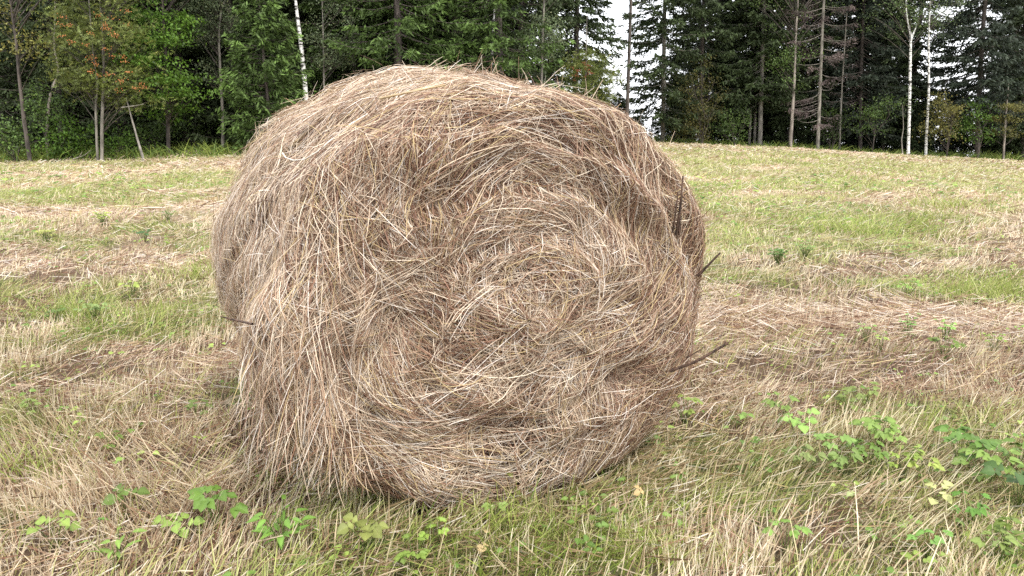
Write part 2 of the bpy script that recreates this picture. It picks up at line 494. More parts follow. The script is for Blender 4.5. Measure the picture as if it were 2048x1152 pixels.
    ph = math.pi * (0.74 + 0.5 * rng.random(n) ** 0.7); s = rng.uniform(RB - 0.17, RB + 0.10, n)
    p, nn = bale_point(s, ph, rng.uniform(-0.02, 0.012, n))
    L = rng.uniform(0.08, 0.36, n); L = np.minimum(L, np.maximum(p[:, 2] - rng.uniform(0.22, 0.48, n), 0.05))
    f = np.linspace(0, 1, 6)[None, :, None]
    out = nn * rng.uniform(0.0, 0.05, (n, 1)); out[:, 2] = 0
    P = p[:, None] + np.array([0, 0, -1.0]) * L[:, None, None] * f + out[:, None] * np.sin(f * 2.2) + rng.normal(0, 0.055, (n, 1, 3)) * f * np.array([1, 1, 0.2])
    ribbons(mb, P, rng.uniform(0.0014, 0.0028, n)[:, None] * np.array([.8, 1, 1, 1, .9, .5]), unit(nn + rng.normal(0, 0.5, (n, 3))), hay_colour(rng, rng.random(n) * 0.8))
    o = link("loose_straw", mb.mesh("loose_straw", M_HAY), bale); o["kind"] = "stuff"
build_bale()

def world_to_bale(p):
    q = np.array(p, float) - np.array(bale.location)
    c, s = math.cos(-YAW), math.sin(-YAW)
    return np.array([c * q[0] - s * q[1], s * q[0] + c * q[1], q[2]])

def bale_hit(px, py, Y):
    """the bale's near surface under a pixel, or the given depth beside it"""
    global _GRID
    if _GRID is None:
        SS, FF = np.meshgrid(np.linspace(0.01, PS[-1] - 0.3, 260), np.linspace(0, 2 * math.pi, 700), indexing='ij')
        p, _ = bale_point(SS.ravel(), FF.ravel(), 0.012)
        c, q = math.cos(YAW), math.sin(YAW)
        w = np.stack([c * p[:, 0] - q * p[:, 1], q * p[:, 0] + c * p[:, 1], p[:, 2]], -1) + np.array(bale.location)
        dz = w[:, 2] - CAM_H
        yc = w[:, 1] * math.cos(PITCH) - dz * math.sin(PITCH); v = w[:, 1] * math.sin(PITCH) + dz * math.cos(PITCH)
        _GRID = (w, 1024 + FPX * w[:, 0] / yc, 576 - FPX * v / yc, yc)
    w, X, Yp, yc = _GRID
    k = np.where((X - px) ** 2 + (Yp - py) ** 2 < 49)[0]
    if len(k): return float(w[k[np.argmin(yc[k])], 1]) - 0.045
    return Y
_GRID = None

def stick(name, pts, r0, r1, mat, col=(1, 1, 1), extra=(), on=False):
    """pts: pixel and depth of a stalk in the bale"""
    mb = MB()
    for path, a, b in [(pts, r0, r1)] + list(extra):
        y0 = bale_hit(*path[0])
        P = np.array([world_to_bale(at(q[0], q[1], bale_hit(*q) if on else y0 + q[2] - path[0][2])) for q in path])
        f = np.linspace(0, 1, 8); src = np.linspace(0, 1, len(P))
        P = np.stack([np.interp(f, src, P[:, k]) for k in range(3)], -1)[None]
        tubes(mb, P, np.linspace(a, b, 8)[None], col, 6)
    return link(name, mb.mesh(name, mat, True), bale)

stick("weed_stalk", [(1352, 470, 3.02), (1361, 410, 2.98), (1366, 352, 2.97)], 0.005, 0.003, M_TWIG,
      extra=[([(1345, 465, 3.02), (1352, 420, 2.98), (1356, 385, 2.97)], 0.004, 0.002), ([(1358, 470, 3.02), (1360, 430, 2.99), (1364, 395, 2.98)], 0.004, 0.002)])
stick("dead_twig", [(1395, 552, 3.05), (1415, 532, 3.03), (1440, 506, 3.02)], 0.0065, 0.004, M_TWIG)
stick("dead_twig", [(1340, 742, 2.98), (1395, 722, 2.92), (1456, 686, 2.90)], 0.0065, 0.005, M_TWIG,
      extra=[([(1372, 716, 2.95), (1400, 700, 2.93), (1412, 690, 2.93)], 0.003, 0.0015)])
stick("dead_twig", [(505, 648, 2.95), (470, 640, 3.05), (441, 633, 3.08)], 0.004, 0.002, M_TWIG)
stick("straw_stalk", [(565, 306, 2.86), (575, 320, 2.84), (605, 322, 2.80), (640, 300, 2.78), (690, 255, 2.78), (735, 228, 2.80)], 0.0032, 0.0022, M_HAY, (0.7, 0.64, 0.55), on=True)
stick("straw_stalk", [(760, 197, 2.78), (820, 184, 2.78), (890, 170, 2.82)], 0.0045, 0.0035, M_HAY, (0.52, 0.39, 0.22), on=True)

# ------------------------------------------------------------------ grass, stubble and lying hay (nobody could count the blades)
def wedge_points(rng, rho, y0=1.35, y1=33.0, power=1.7, ref=3.2, ymargin=1.6, slope=0.73):
    """random points over the visible wedge, thinning out with distance"""
    ys = np.linspace(y0, y1, 800)
    dens = rho * np.minimum(1, (ref / ys) ** power) * (2 * slope * ys + 2 * ymargin)
    cum = np.concatenate([[0], np.cumsum((dens[1:] + dens[:-1]) / 2 * np.diff(ys))])
    n = int(cum[-1])
    y = np.interp(rng.random(n) * cum[-1], cum, ys)
    x = rng.uniform(-1, 1, n) * (slope * y + ymargin)
    keep = (y > 1.9) | (np.abs(x) < 3)
    return x[keep], y[keep]

def under_bale(x, y, grow=0.0):
    p, q = x - BALE_C[0], y - BALE_C[1]
    u = p * math.cos(YAW) + q * math.sin(YAW); t = -p * math.sin(YAW) + q * math.cos(YAW)
    return (np.abs(u) < 0.42 + grow) & (t > -0.02 - grow) & (t < LB + 0.05)

STRAW = np.array([[0.76, 0.64, 0.46], [0.66, 0.53, 0.36], [0.80, 0.71, 0.54], [0.48, 0.34, 0.23], [0.32, 0.185, 0.125], [0.58, 0.52, 0.29]])
GREEN = np.array([[0.22, 0.29, 0.055], [0.31, 0.37, 0.078], [0.40, 0.44, 0.13], [0.48, 0.48, 0.20], [0.14, 0.22, 0.045]])

def blades(mb, rng, x, y, h, lean, curve, wid, col, K=3, z0=-0.01, az=None, taper=True):
    n = len(x)
    if az is None: az = rng.uniform(0, 2 * math.pi, n)
    d = np.stack([np.cos(az), np.sin(az), np.zeros(n)], -1)
    z = ground_z(x, y) + windrow(x, y) * 0.03 + z0
    base = np.stack([x, y, z], -1)
    P = np.empty((n, K, 3))
    for k in range(K):
        f = k / (K - 1)
        off = h * (np.sin(lean) * f + curve * f * f)
        up = h * (np.cos(lean) * f - 0.35 * curve * f * f)
        P[:, k] = base + d * off[:, None] + np.array([0, 0, 1.0]) * up[:, None]
    if K > 3 or not taper: w = np.linspace(1, 0.35 if taper else 0.9, K)
    else: w = np.array([1.0, 0.85, 0.25])
    nr = unit(rng.normal(size=(n, 3)) * np.array([1, 1, 0.35]) + np.array([0, -0.8, 0.25]))
    ribbons(mb, P, wid[:, None] * w[None], nr, col)

def build_grass():
    rng = np.random.default_rng(11)
    # stubble
    mb = MB()
    x, y = wedge_points(rng, 4300)
    k = ~under_bale(x, y); x, y = x[k], y[k]
    g = greenness(x, y); w = windrow(x, y)
    dens = (0.15 + 0.85 * smooth(0.25, 0.65, vnoise(x * 3.5, y * 3.5, 7))) * (1 - 0.55 * g) * (1 - 0.7 * w)
    k = rng.random(len(x)) < dens + 0.07; x, y, g = x[k], y[k], g[k]
    n = len(x); far = smooth(4, 20, y)
    h = rng.uniform(0.05, 0.14, n) * (0.5 + 0.9 * vnoise(x * 2.6, y * 2.6, 8)) * (1 - 0.25 * far)
    flow = (fbm(x * 0.8, y * 0.8, 13) - 0.5) * 8
    col = STRAW[rng.choice(6, n, p=[.27, .22, .2, .13, .08, .10])] * rng.uniform(0.8, 1.15, (n, 1))
    col = col * (1 - 0.22 * g[:, None]) + GREEN[3] * 0.22 * g[:, None]
    blades(mb, rng, x, y, h * rng.choice([1, 1, 1, 1.5], n) * (1 - 0.28 * smooth(2.9, 4.2, y)), np.abs(rng.normal(0.10, 0.2, n)) + 0.7 * vnoise(x * 1.7, y * 1.7, 14) ** 2, rng.uniform(-0.1, 0.25, n),
           rng.uniform(0.0026, 0.0062, n) * np.maximum(1, y / 4.5), col, az=flow + rng.normal(0, 0.8, n))
    o = link("stubble", mb.mesh("stubble", M_BLADE)); tag(o, "pale dry cut straw stubble standing all over the mown meadow", "stubble", kind="stuff")
    # lying straw and dead thatch between the stems
    mb = MB()
    x, y = wedge_points(rng, 1800)
    k = ~under_bale(x, y); x, y = x[k], y[k]
    k = rng.random(len(x)) < 0.35 + 0.65 * vnoise(x * 1.8, y * 1.8, 17); x, y = x[k], y[k]
    m = 2800
    th = rng.uniform(0, 2 * math.pi, m); rr = np.abs(rng.normal(0, 0.22, m))
    u = np.clip(np.cos(th) * 1.2, -1, 1) * 0.55 + np.cos(th) * rr; t = LB / 2 + np.clip(np.sin(th) * 1.3, -1, 1) * (LB / 2) + np.sin(th) * rr
    x = np.concatenate([x, BALE_C[0] + u * math.cos(YAW) - t * math.sin(YAW)]); y = np.concatenate([y, BALE_C[1] + u * math.sin(YAW) + t * math.cos(YAW)])
    n = len(x); g = greenness(x, y)
    L = rng.uniform(0.05, 0.17, n)
    br = np.clip(vnoise(x * 1.3, y * 2.0, 19) * 1.7 - 0.38 + rng.normal(0, 0.2, n), 0, 1) * (1 - 0.6 * smooth(4, 12, y))
    col = hay_colour(rng, br)
    col = col * (1 - 0.3 * g[:, None]) + np.array([0.30, 0.30, 0.12]) * 0.3 * g[:, None]
    flow = (fbm(x * 1.1, y * 1.1, 23) - 0.5) * 9
    blades(mb, rng, x, y, L, rng.uniform(1.05, 1.62, n), rng.uniform(-0.15, 0.2, n), rng.uniform(0.0024, 0.0042, n) * np.maximum(1, y / 4.5), col,
           z0=rng.uniform(0.005, 0.05, n), az=flow + rng.normal(0, 0.9, n), taper=False)
    o = link("loose_hay", mb.mesh("loose_hay", M_BLADE)); tag(o, "loose brown hay and thatch lying flat between the stubble", "loose hay", kind="stuff")
    # green grass
    mb = MB()
    x, y = wedge_points(rng, 3800)
    k = ~under_bale(x, y); x, y = x[k], y[k]
    g = greenness(x, y); w = windrow(x, y)
    k = rng.random(len(x)) < np.clip(0.10 + 0.9 * g, 0, 1) * (1 - 0.75 * w); x, y, g = x[k], y[k], g[k]
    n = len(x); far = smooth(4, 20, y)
    tuft = vnoise(x * 1.6, y * 1.6, 29) ** 2
    h = rng.uniform(0.045, 0.13, n) * (0.65 + 1.0 * tuft) * (1 - 0.15 * far)
    mixy = np.clip(vnoise(x * 0.7, y * 1.0, 33) * 1.4 - 0.2 + rng.normal(0, 0.25, n), 0, 1)[:, None]
    col = GREEN[rng.choice(5, n, p=[.28, .28, .2, .1, .14])] * rng.uniform(0.85, 1.2, (n, 1))
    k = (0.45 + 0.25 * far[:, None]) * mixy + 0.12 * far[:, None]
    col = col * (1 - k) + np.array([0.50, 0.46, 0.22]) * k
    blades(mb, rng, x, y, h, np.abs(rng.normal(0.3, 0.3, n)), rng.uniform(0.0, 0.6, n), rng.uniform(0.0028, 0.005, n) * np.maximum(1, y / 4.5), col,
           az=(fbm(x * 0.9, y * 0.9, 37) - 0.5) * 7 + rng.normal(0, 0.8, n))
    # a few taller tufts
    for (px, py, hh, nn) in [(1855, 880, 0.20, 90), (1510, 330, 0.35, 60), (1575, 320, 0.3, 50), (1050, 1090, 0.16, 220), (60, 950, 0.18, 160), (1700, 470, 0.25, 200),
                             (1960, 600, 0.25, 300), (390, 560, 0.22, 260), (150, 640, 0.25, 260), (1290, 1110, 0.13, 160), (1380, 1130, 0.13, 160), (1900, 420, 0.3, 150), (620, 985, 0.13, 90), (1120, 960, 0.14, 90)]:
        cx, cy, cz = on_ground(px, py)
        r = 0.05 + 0.025 * cy
        xx = cx + rng.normal(0, r, nn); yy = cy + rng.normal(0, r * 0.6, nn)
        blades(mb, rng, xx, yy, rng.uniform(0.5, 1.1, nn) * hh, np.abs(rng.normal(0.25, 0.2, nn)), rng.uniform(0, 0.6, nn), rng.uniform(0.003, 0.005, nn) * max(1, cy / 4.5),
               GREEN[rng.choice(4, nn)] * rng.uniform(0.8, 1.1, (nn, 1)), K=4)
    o = link("grass", mb.mesh("grass", M_BLADE)); tag(o, "short fresh green grass growing through the stubble in patches", "grass", kind="stuff")
    # raked strips of hay
    mb = MB()
    for (y0, sl, hw, xa, xb, s), cnt in zip(STRIPS, [9500, 900, 2000, 1700, 1400, 2600, 3500, 700]):
        x = rng.uniform(xa, xb, cnt); x = xa + (x - xa) * (rng.random(cnt) ** 0.35 if y0 < 6 and xa > 0 else 1)
        c = y0 + sl * x + (fbm(x * 0.5, x * 0 + y0, 41) - 0.5) * 0.7
        y = c + rng.normal(0, hw * 0.75, cnt)
        k = ~under_bale(x, y, 0.05) & (rng.random(cnt) < 0.12 + 1.1 * windrow(x, y) * (0.35 + vnoise(x * 2.2, y * 3.5, 53))); x, y = x[k], y[k]; n = len(x)
        az = np.where(rng.random(n) < 0.5, 0, math.pi) + rng.normal(0, 0.5, n) + (vnoise(x * 1.5, y * 2.0, 55) - 0.5) * 1.4
        br = np.clip(vnoise(x * 2, y * 3, 43) * 1.3 - 0.5 + rng.normal(0, 0.2, n), 0, 1) * (1 if y0 < 6 else 0.4)
        blades(mb, rng, x, y, rng.uniform(0.08, 0.30, n), rng.uniform(1.25, 1.66, n), rng.uniform(-0.15, 0.2, n), rng.uniform(0.002, 0.004, n) * max(1, y0 / 4.5),
               hay_colour(rng, br), K=4, z0=rng.uniform(-0.02, 0.035, n), az=az, taper=False)
    o = link("windrow_hay", mb.mesh("windrow_hay", M_HAY)); tag(o, "flattened strips of raked hay lying across the meadow", "hay", kind="stuff")
    # long grass at the wood's edge
    mb = MB()
    n = 16000
    x = rng.uniform(-17, 1.5, n); y = rng.uniform(19.6, 25, n) + 1.6 * smooth(-9, -5, x)
    x2 = rng.uniform(4, 26, 6000); y2 = rng.uniform(32.6, 37, 6000); x = np.concatenate([x, x2]); y = np.concatenate([y, y2]); n = len(x)
    k = rng.random(n) < 0.25 + 0.75 * vnoise(x * 0.9, y * 0.9, 47); x, y = x[k], y[k]; n = len(x)
    col = GREEN[rng.choice([0, 1, 4], n)] * rng.uniform(0.6, 1.0, (n, 1))
    blades(mb, rng, x, y, rng.uniform(0.12, 0.45, n) * (0.6 + 0.9 * vnoise(x * 0.6, y * 0.6, 48)), np.abs(rng.normal(0.3, 0.25, n)), rng.uniform(0.1, 0.8, n), rng.uniform(0.015, 0.03, n), col)
    o = link("long_grass", mb.mesh("long_grass", M_BLADE)); tag(o, "uncut dark green long grass along the foot of the wood", "long grass", kind="stuff")
build_grass()

# ------------------------------------------------------------------ leafy weeds
LEAFTONE = {"bright": (0.19, 0.29, 0.065), "mid": (0.12, 0.20, 0.04), "dark": (0.055, 0.115, 0.03), "lime": (0.27, 0.36, 0.08), "pale": (0.42, 0.44, 0.18)}

def leaf_mesh(mb, rng, base, d, up, L, Wd, col, lobed=False):
    """one leaf blade folded along its midrib, drooping towards its tip"""
    d = d / np.linalg.norm(d); s = np.cross(d, up); s /= np.linalg.norm(s); n = np.cross(s, d)
    f = np.array([0, 0.2, 0.45, 0.72, 1.0])
    w = np.array([0.06, 0.85, 1.0, 0.62, 0.04]) * Wd / 2
    if lobed: w = np.array([0.1, 1.0, 0.62, 0.95, 0.05]) * Wd / 2
    mid = base + np.outer(f, d) * L - np.outer(f ** 2, np.array([0, 0, 1.0])) * L * 0.22
    lift = 0.25 * w
    a = mid - np.outer(w, s) + np.outer(lift, n); b = mid + np.outer(w, s) + np.outer(lift, n)
    V = np.concatenate([a, mid, b]); Q = []
    for i in range(4):
        Q += [[i, i + 1, 6 + i, 5 + i], [5 + i, 6 + i, 11 + i, 10 + i]]
    c = np.array(col) * rng.uniform(0.85, 1.15)
    C = np.concatenate([np.tile(c, (5, 1)), np.tile(c * 1.25, (5, 1)), np.tile(c * 0.95, (5, 1))])
    mb.add(V, Q, C=C)

def weed(px, py, size, tone, label, style="triple", n=6):
    """a broad leaved weed: px, py its middle in the photo, size its height in metres"""
    rng = np.random.default_rng(int(px * 7 + py))
    x, y, z = on_ground(px, py + size * 0.35 * FPX / 3.2)
    o = empty("leafy_weed", (x, y, z)); tag(o, label, "weed", "leafy weeds among the stubble")
    mb = MB(); st = MB(); col = np.array(LEAFTONE[tone])
    far = y > 4.4
    col = col * rng.uniform(0.85, 1.2, 3) * np.array([1.05, 1.0, 1.0])
    n = max(n, int(n * 1.5)) if n > 2 else n
    if far: n = int(n * 1.8); col = col * np.array([1.0, 1.05, 1.2])
    for i in range(n):
        az = 2 * math.pi * (i + rng.random() * 0.8) / n
        rad = size * rng.uniform(0.15, 0.75); hh = size * rng.uniform(0.6, 1.15) + 0.025
        tip = np.array([math.cos(az) * rad, math.sin(az) * rad, hh])
        p0 = np.array([0, 0, -0.02]); mid = tip * 0.5 + np.array([0, 0, hh * 0.22])
        f = np.linspace(0, 1, 5)[:, None]
        P = (1 - f) ** 2 * p0 + 2 * f * (1 - f) * mid + f ** 2 * tip
        tubes(st, P[None], np.linspace(0.0022, 0.0012, 5)[None], np.array([0.16, 0.22, 0.06]), 4)
        d = np.array([math.cos(az), math.sin(az), rng.uniform(-0.25, 0.25)])
        up = unit(np.array([rng.normal(0, .3), -0.35 + rng.normal(0, .25), 1.0]))
        L = size * rng.uniform(0.42, 0.62) * (0.5 if far else 0.74)
        if style == "triple":
            for da in (-0.95, 0, 0.95):
                dd = np.array([math.cos(az + da), math.sin(az + da), d[2] + rng.normal(0, .12)])
                leaf_mesh(mb, rng, tip, dd, up, L * (1 if da == 0 else 0.85), L * 0.62, col, lobed=rng.random() < 0.4)
        elif style == "round":
            leaf_mesh(mb, rng, tip, d, up, L * 1.1, L * 1.1, col)
            leaf_mesh(mb, rng, tip, -d + np.array([0, 0, .1]), up, L * 0.5, L * 0.9, col)
        elif style == "nettle":
            for q in range(4):
                pp = P[1 + q]; a2 = az + q * 1.57
                leaf_mesh(mb, rng, pp, np.array([math.cos(a2), math.sin(a2), 0.1]), up, L * 0.85, L * 0.45, col)
                leaf_mesh(mb, rng, pp, np.array([-math.cos(a2), -math.sin(a2), 0.1]), up, L * 0.8, L * 0.42, col)
        else:
            leaf_mesh(mb, rng, P[2], d + np.array([0, 0, 0.5]), up, L * 1.5, L * 0.4, col)
            leaf_mesh(mb, rng, tip, d, up, L, L * 0.45, col)
    link("leaves", mb.mesh("leaves", M_LEAF), o); link("stem", st.mesh("stem", M_LEAF, True), o)

WEEDS = [
    (434, 1046, .15, "mid", "largest green weed in the stubble left of the bale's foot, with broad pointed leaves", "triple", 5),
    (253, 1025, .12, "mid", "upright green weed with two broad leaves in stubble at the lower left", "round", 3),
    (359, 1076, .10, "lime", "low lime green weed with rounded leaves between two taller weeds at the lower left", "round", 5),
    (113, 1085, .10, "bright", "flat bright weed with round leaves nearest the lower left corner", "round", 4),
    (191, 1076, .08, "mid", "tiny weed with a single dull round leaf in stubble at the lower left", "round", 1),
    (236, 1122, .12, "bright", "bright narrow leaved weed at the bottom edge on the left", "blade", 4),
    (565, 1085, .14, "bright", "spreading bright green weed in stubble below the bale's hanging fringe", "blade", 8),
    (396, 837, .10, "mid", "green weed in grass beside the shaded lower left flank of the bale", "triple", 4),
    (232, 898, .10, "mid", "small green weed in flattened brown grass left of the bale", "triple", 4),
    (65, 833, .10, "bright", "bright weed in grass near the left edge beside the bale's mid height", "triple", 4),
    (741, 1097, .12, "bright", "weed with large round lobed leaves in front of the bale's lowest point", "round", 5),
    (792, 1008, .08, "bright", "small bright weed touching the straw at the bale's lowest point", "triple", 3),
    (898, 1015, .09, "mid", "drooping dark leafed weed just right of the bale's lowest point", "triple", 2),
    (984, 1053, .10, "bright", "small two leafed weed below the tall nettle like weed before the bale", "triple", 2),
    (1042, 990, .17, "lime", "tall lime green nettle like weed standing in front of the bale", "nettle", 2),
    (871, 1090, .10, "lime", "yellow green weed with small leaves in front of the bale's middle", "triple", 3),
    (973, 1114, .09, "pale", "pale cream withered leaf weed at the bottom before the bale", "round", 2),
    (833, 1140, .10, "bright", "wide green weed cut by the bottom edge below the bale", "triple", 5),
    (1206, 1066, .09, "mid", "dull green weed in reddish stubble right of the bottom middle", "round", 3),
    (1192, 1094, .08, "bright", "low rounded weed beside reddish stubble at the bottom middle", "round", 2),
    (1288, 1016, .08, "pale", "pale greenish weed leaf in stubble below the bale's right side", "round", 2),
    (1206, 906, .09, "bright", "ferny bright green weed tucked against the bale's lower right edge", "triple", 4),
    (1370, 835, .12, "lime", "yellowish green weed clump beside the bale's right foot", "triple", 5),
    (1562, 833, .12, "bright", "bright weed at the upper end of the weed patch right of the bale", "triple", 5),
    (1593, 865, .12, "lime", "lime weed with round leaves just below the first weed right of the bale", "round", 5),
    (1690, 826, .11, "mid", "dull grey green lobed weed over a dark hollow right of the bale", "round", 4),
    (1725, 806, .11, "bright", "bright leafed weed behind the dark hollow right of the bale", "triple", 4),
    (1758, 890, .15, "bright", "biggest bright green leaf cluster in the middle of the right hand weeds", "triple", 10),
    (1660, 908, .12, "bright", "bright weed left of the biggest leaf cluster", "triple", 6),
    (1601, 935, .11, "bright", "low weed at the left end of the right hand weed patch", "triple", 6),
    (1680, 945, .11, "bright", "low bright weed below the biggest leaf cluster", "triple", 6),
    (1735, 935, .12, "mid", "mid green weed directly under the biggest leaf cluster", "triple", 6),
    (1805, 943, .11, "bright", "small weed right of and below the biggest leaf cluster", "triple", 5),
    (1848, 955, .11, "lime", "lime weed with toothed leaves between the two dense weed clusters", "triple", 4),
    (1919, 920, .16, "mid", "dense mid green weed clump near the right edge", "triple", 9),
    (1965, 960, .15, "bright", "bright overlapping weed below the dense clump near the right edge", "triple", 9),
    (2035, 930, .14, "mid", "green weed cut by the right edge above the darkest weed", "triple", 6),
    (2034, 1005, .15, "dark", "darkest weed with big glossy leaves at the right edge", "round", 7),
    (1868, 1014, .11, "pale", "yellowing weed with curled leaves in straw at the lower right", "round", 3),
    (1711, 1006, .08, "pale", "pale round leaf on a short stem in lower right stubble", "round", 1),
    (1573, 1096, .10, "bright", "small toothed weed in stubble near the bottom right of centre", "triple", 4),
    (1852, 1110, .10, "bright", "small bright weed near the bottom edge under the yellowing weed", "triple", 4),
    (1993, 1125, .11, "bright", "bright weed at the lower right corner", "triple", 5),
    (2010, 1090, .11, "mid", "mid green weed just above the lower right corner", "triple", 5),
    (1942, 1045, .11, "mid", "sparse weed in brown straw below the dense right edge clump", "triple", 5),
    (1815, 655, .16, "bright", "tallest green weed on the raked hay strip right of the bale", "nettle", 3),
    (1891, 665, .13, "lime", "lime weed on the raked hay strip beside its tallest weed", "triple", 5),
    (1730, 673, .12, "bright", "small weed on the raked hay strip nearest the bale", "triple", 4),
    (1887, 704, .15, "mid", "wide mid green weed at the near edge of the raked hay strip", "triple", 7),
    (1986, 692, .13, "bright", "bright weed at the right end of the raked hay strip", "triple", 5),
    (1761, 692, .10, "lime", "tiny yellow green weed at the near edge of the raked hay strip", "triple", 3),
    (1555, 512, .17, "mid", "large leafy weed clump in green grass halfway up the right slope", "triple", 14),
    (1610, 500, .15, "bright", "bright weed clump beside the large clump halfway up the right slope", "triple", 10),
    (1814, 578, .18, "bright", "lone bright weed in dry grass just above the raked hay strip", "triple", 5),
    (206, 430, .2, "lime", "wide lime green weed patch on the left slope between hay strips", "triple", 12),
    (290, 467, .16, "dark", "dark leafy weed on the left slope below the lime patch", "round", 6),
    (94, 467, .18, "lime", "lime green weed patch near the left edge of the slope", "triple", 10),
    (192, 627, .18, "bright", "bright weed in tall brownish grass left of the bale", "triple", 7),
    (108, 635, .16, "mid", "mid green weed in a dark hollow near the left edge", "triple", 6),
    (337, 425, .17, "mid", "dull weed in grass left of the bale's upper flank", "triple", 7),
    (267, 580, .16, "lime", "yellow green weed standing over brown grass left of the bale", "round", 4),
]
for wd in WEEDS: weed(wd[0], wd[1], wd[2] * (0.82 if wd[1] > 720 else 0.7), *wd[3:])

def build_ground_leaves():
    rng = np.random.default_rng(77)
    x, y = wedge_points(rng, 55, y0=1.7, y1=16, power=1.2)
    k = ~under_bale(x, y, 0.1) & (rng.random(len(x)) < 0.15 + 0.85 * greenness(x, y)); x, y = x[k], y[k]; n = len(x)
    mb = MB()
    for i in range(n):
        z = float(ground_z(x[i], y[i])); h = rng.uniform(0.03, 0.09); s = rng.uniform(0.018, 0.04) * max(1, y[i] / 6)
        col = np.array(LEAFTONE[rng.choice(["bright", "mid", "lime", "mid"])])
        for q in range(rng.integers(2, 5)):
            az = rng.uniform(0, 6.28)
            leaf_mesh(mb, rng, np.array([x[i] + rng.normal(0, .03), y[i] + rng.normal(0, .03), z + h * rng.uniform(.6, 1.1)]), np.array([math.cos(az), math.sin(az), .1]),
                      unit(np.array([rng.normal(0, .3), -.4, 1.0])), s, s * 0.65, col)
    o = link("clover_leaves", mb.mesh("clover_leaves", M_LEAF)); tag(o, "tiny scattered green herb leaves low in the meadow grass", "ground leaves", kind="stuff")
build_ground_leaves()

# ------------------------------------------------------------------ trees
NEEDLE = {"dark": (0.045, 0.064, 0.025), "green": (0.062, 0.100, 0.024), "blue": (0.042, 0.055, 0.037), "dead": (0.13, 0.098, 0.092)}  # dark and blue are lightened, standing in for faint haze in the wood
LEAF = {"birch": (0.10, 0.15, 0.05), "beech": (0.095, 0.18, 0.025), "rowan": (0.13, 0.16, 0.04), "yellow": (0.17, 0.165, 0.045), "grey": (0.12, 0.155, 0.08), "bush": (0.085, 0.14, 0.033)}

def trunk_mesh(path, r0, r1, mat, sides=9, limbs=None, wob=0.0, seed=0):
    """path: local points; limbs: (P, R) arrays of branch tubes"""
    rng = np.random.default_rng(seed)
    P = np.array(path, float); d = np.concatenate([[0], np.cumsum(np.linalg.norm(np.diff(P, axis=0), axis=1))])
    K = max(10, int(d[-1] / 0.6)); f = np.linspace(0, d[-1], K)
    Q = np.stack([np.interp(f, d, P[:, k]) for k in range(3)], -1)
    # round the corners of the path
    for _ in range(2): Q[1:-1] = 0.25 * Q[:-2] + 0.5 * Q[1:-1] + 0.25 * Q[2:]
    Q[1:-1, :2] += rng.normal(0, wob, (K - 2, 2))
    rr = r0 + (r1 - r0) * (f / d[-1]) ** 0.8
    rr[0] *= 1.25
    mb = MB(); tubes(mb, Q[None], rr[None], (1, 1, 1), sides)
    for (LP, LR) in (limbs or []): tubes(mb, LP, LR, (1, 1, 1), 4)
    return mb.mesh("trunk", mat, True)

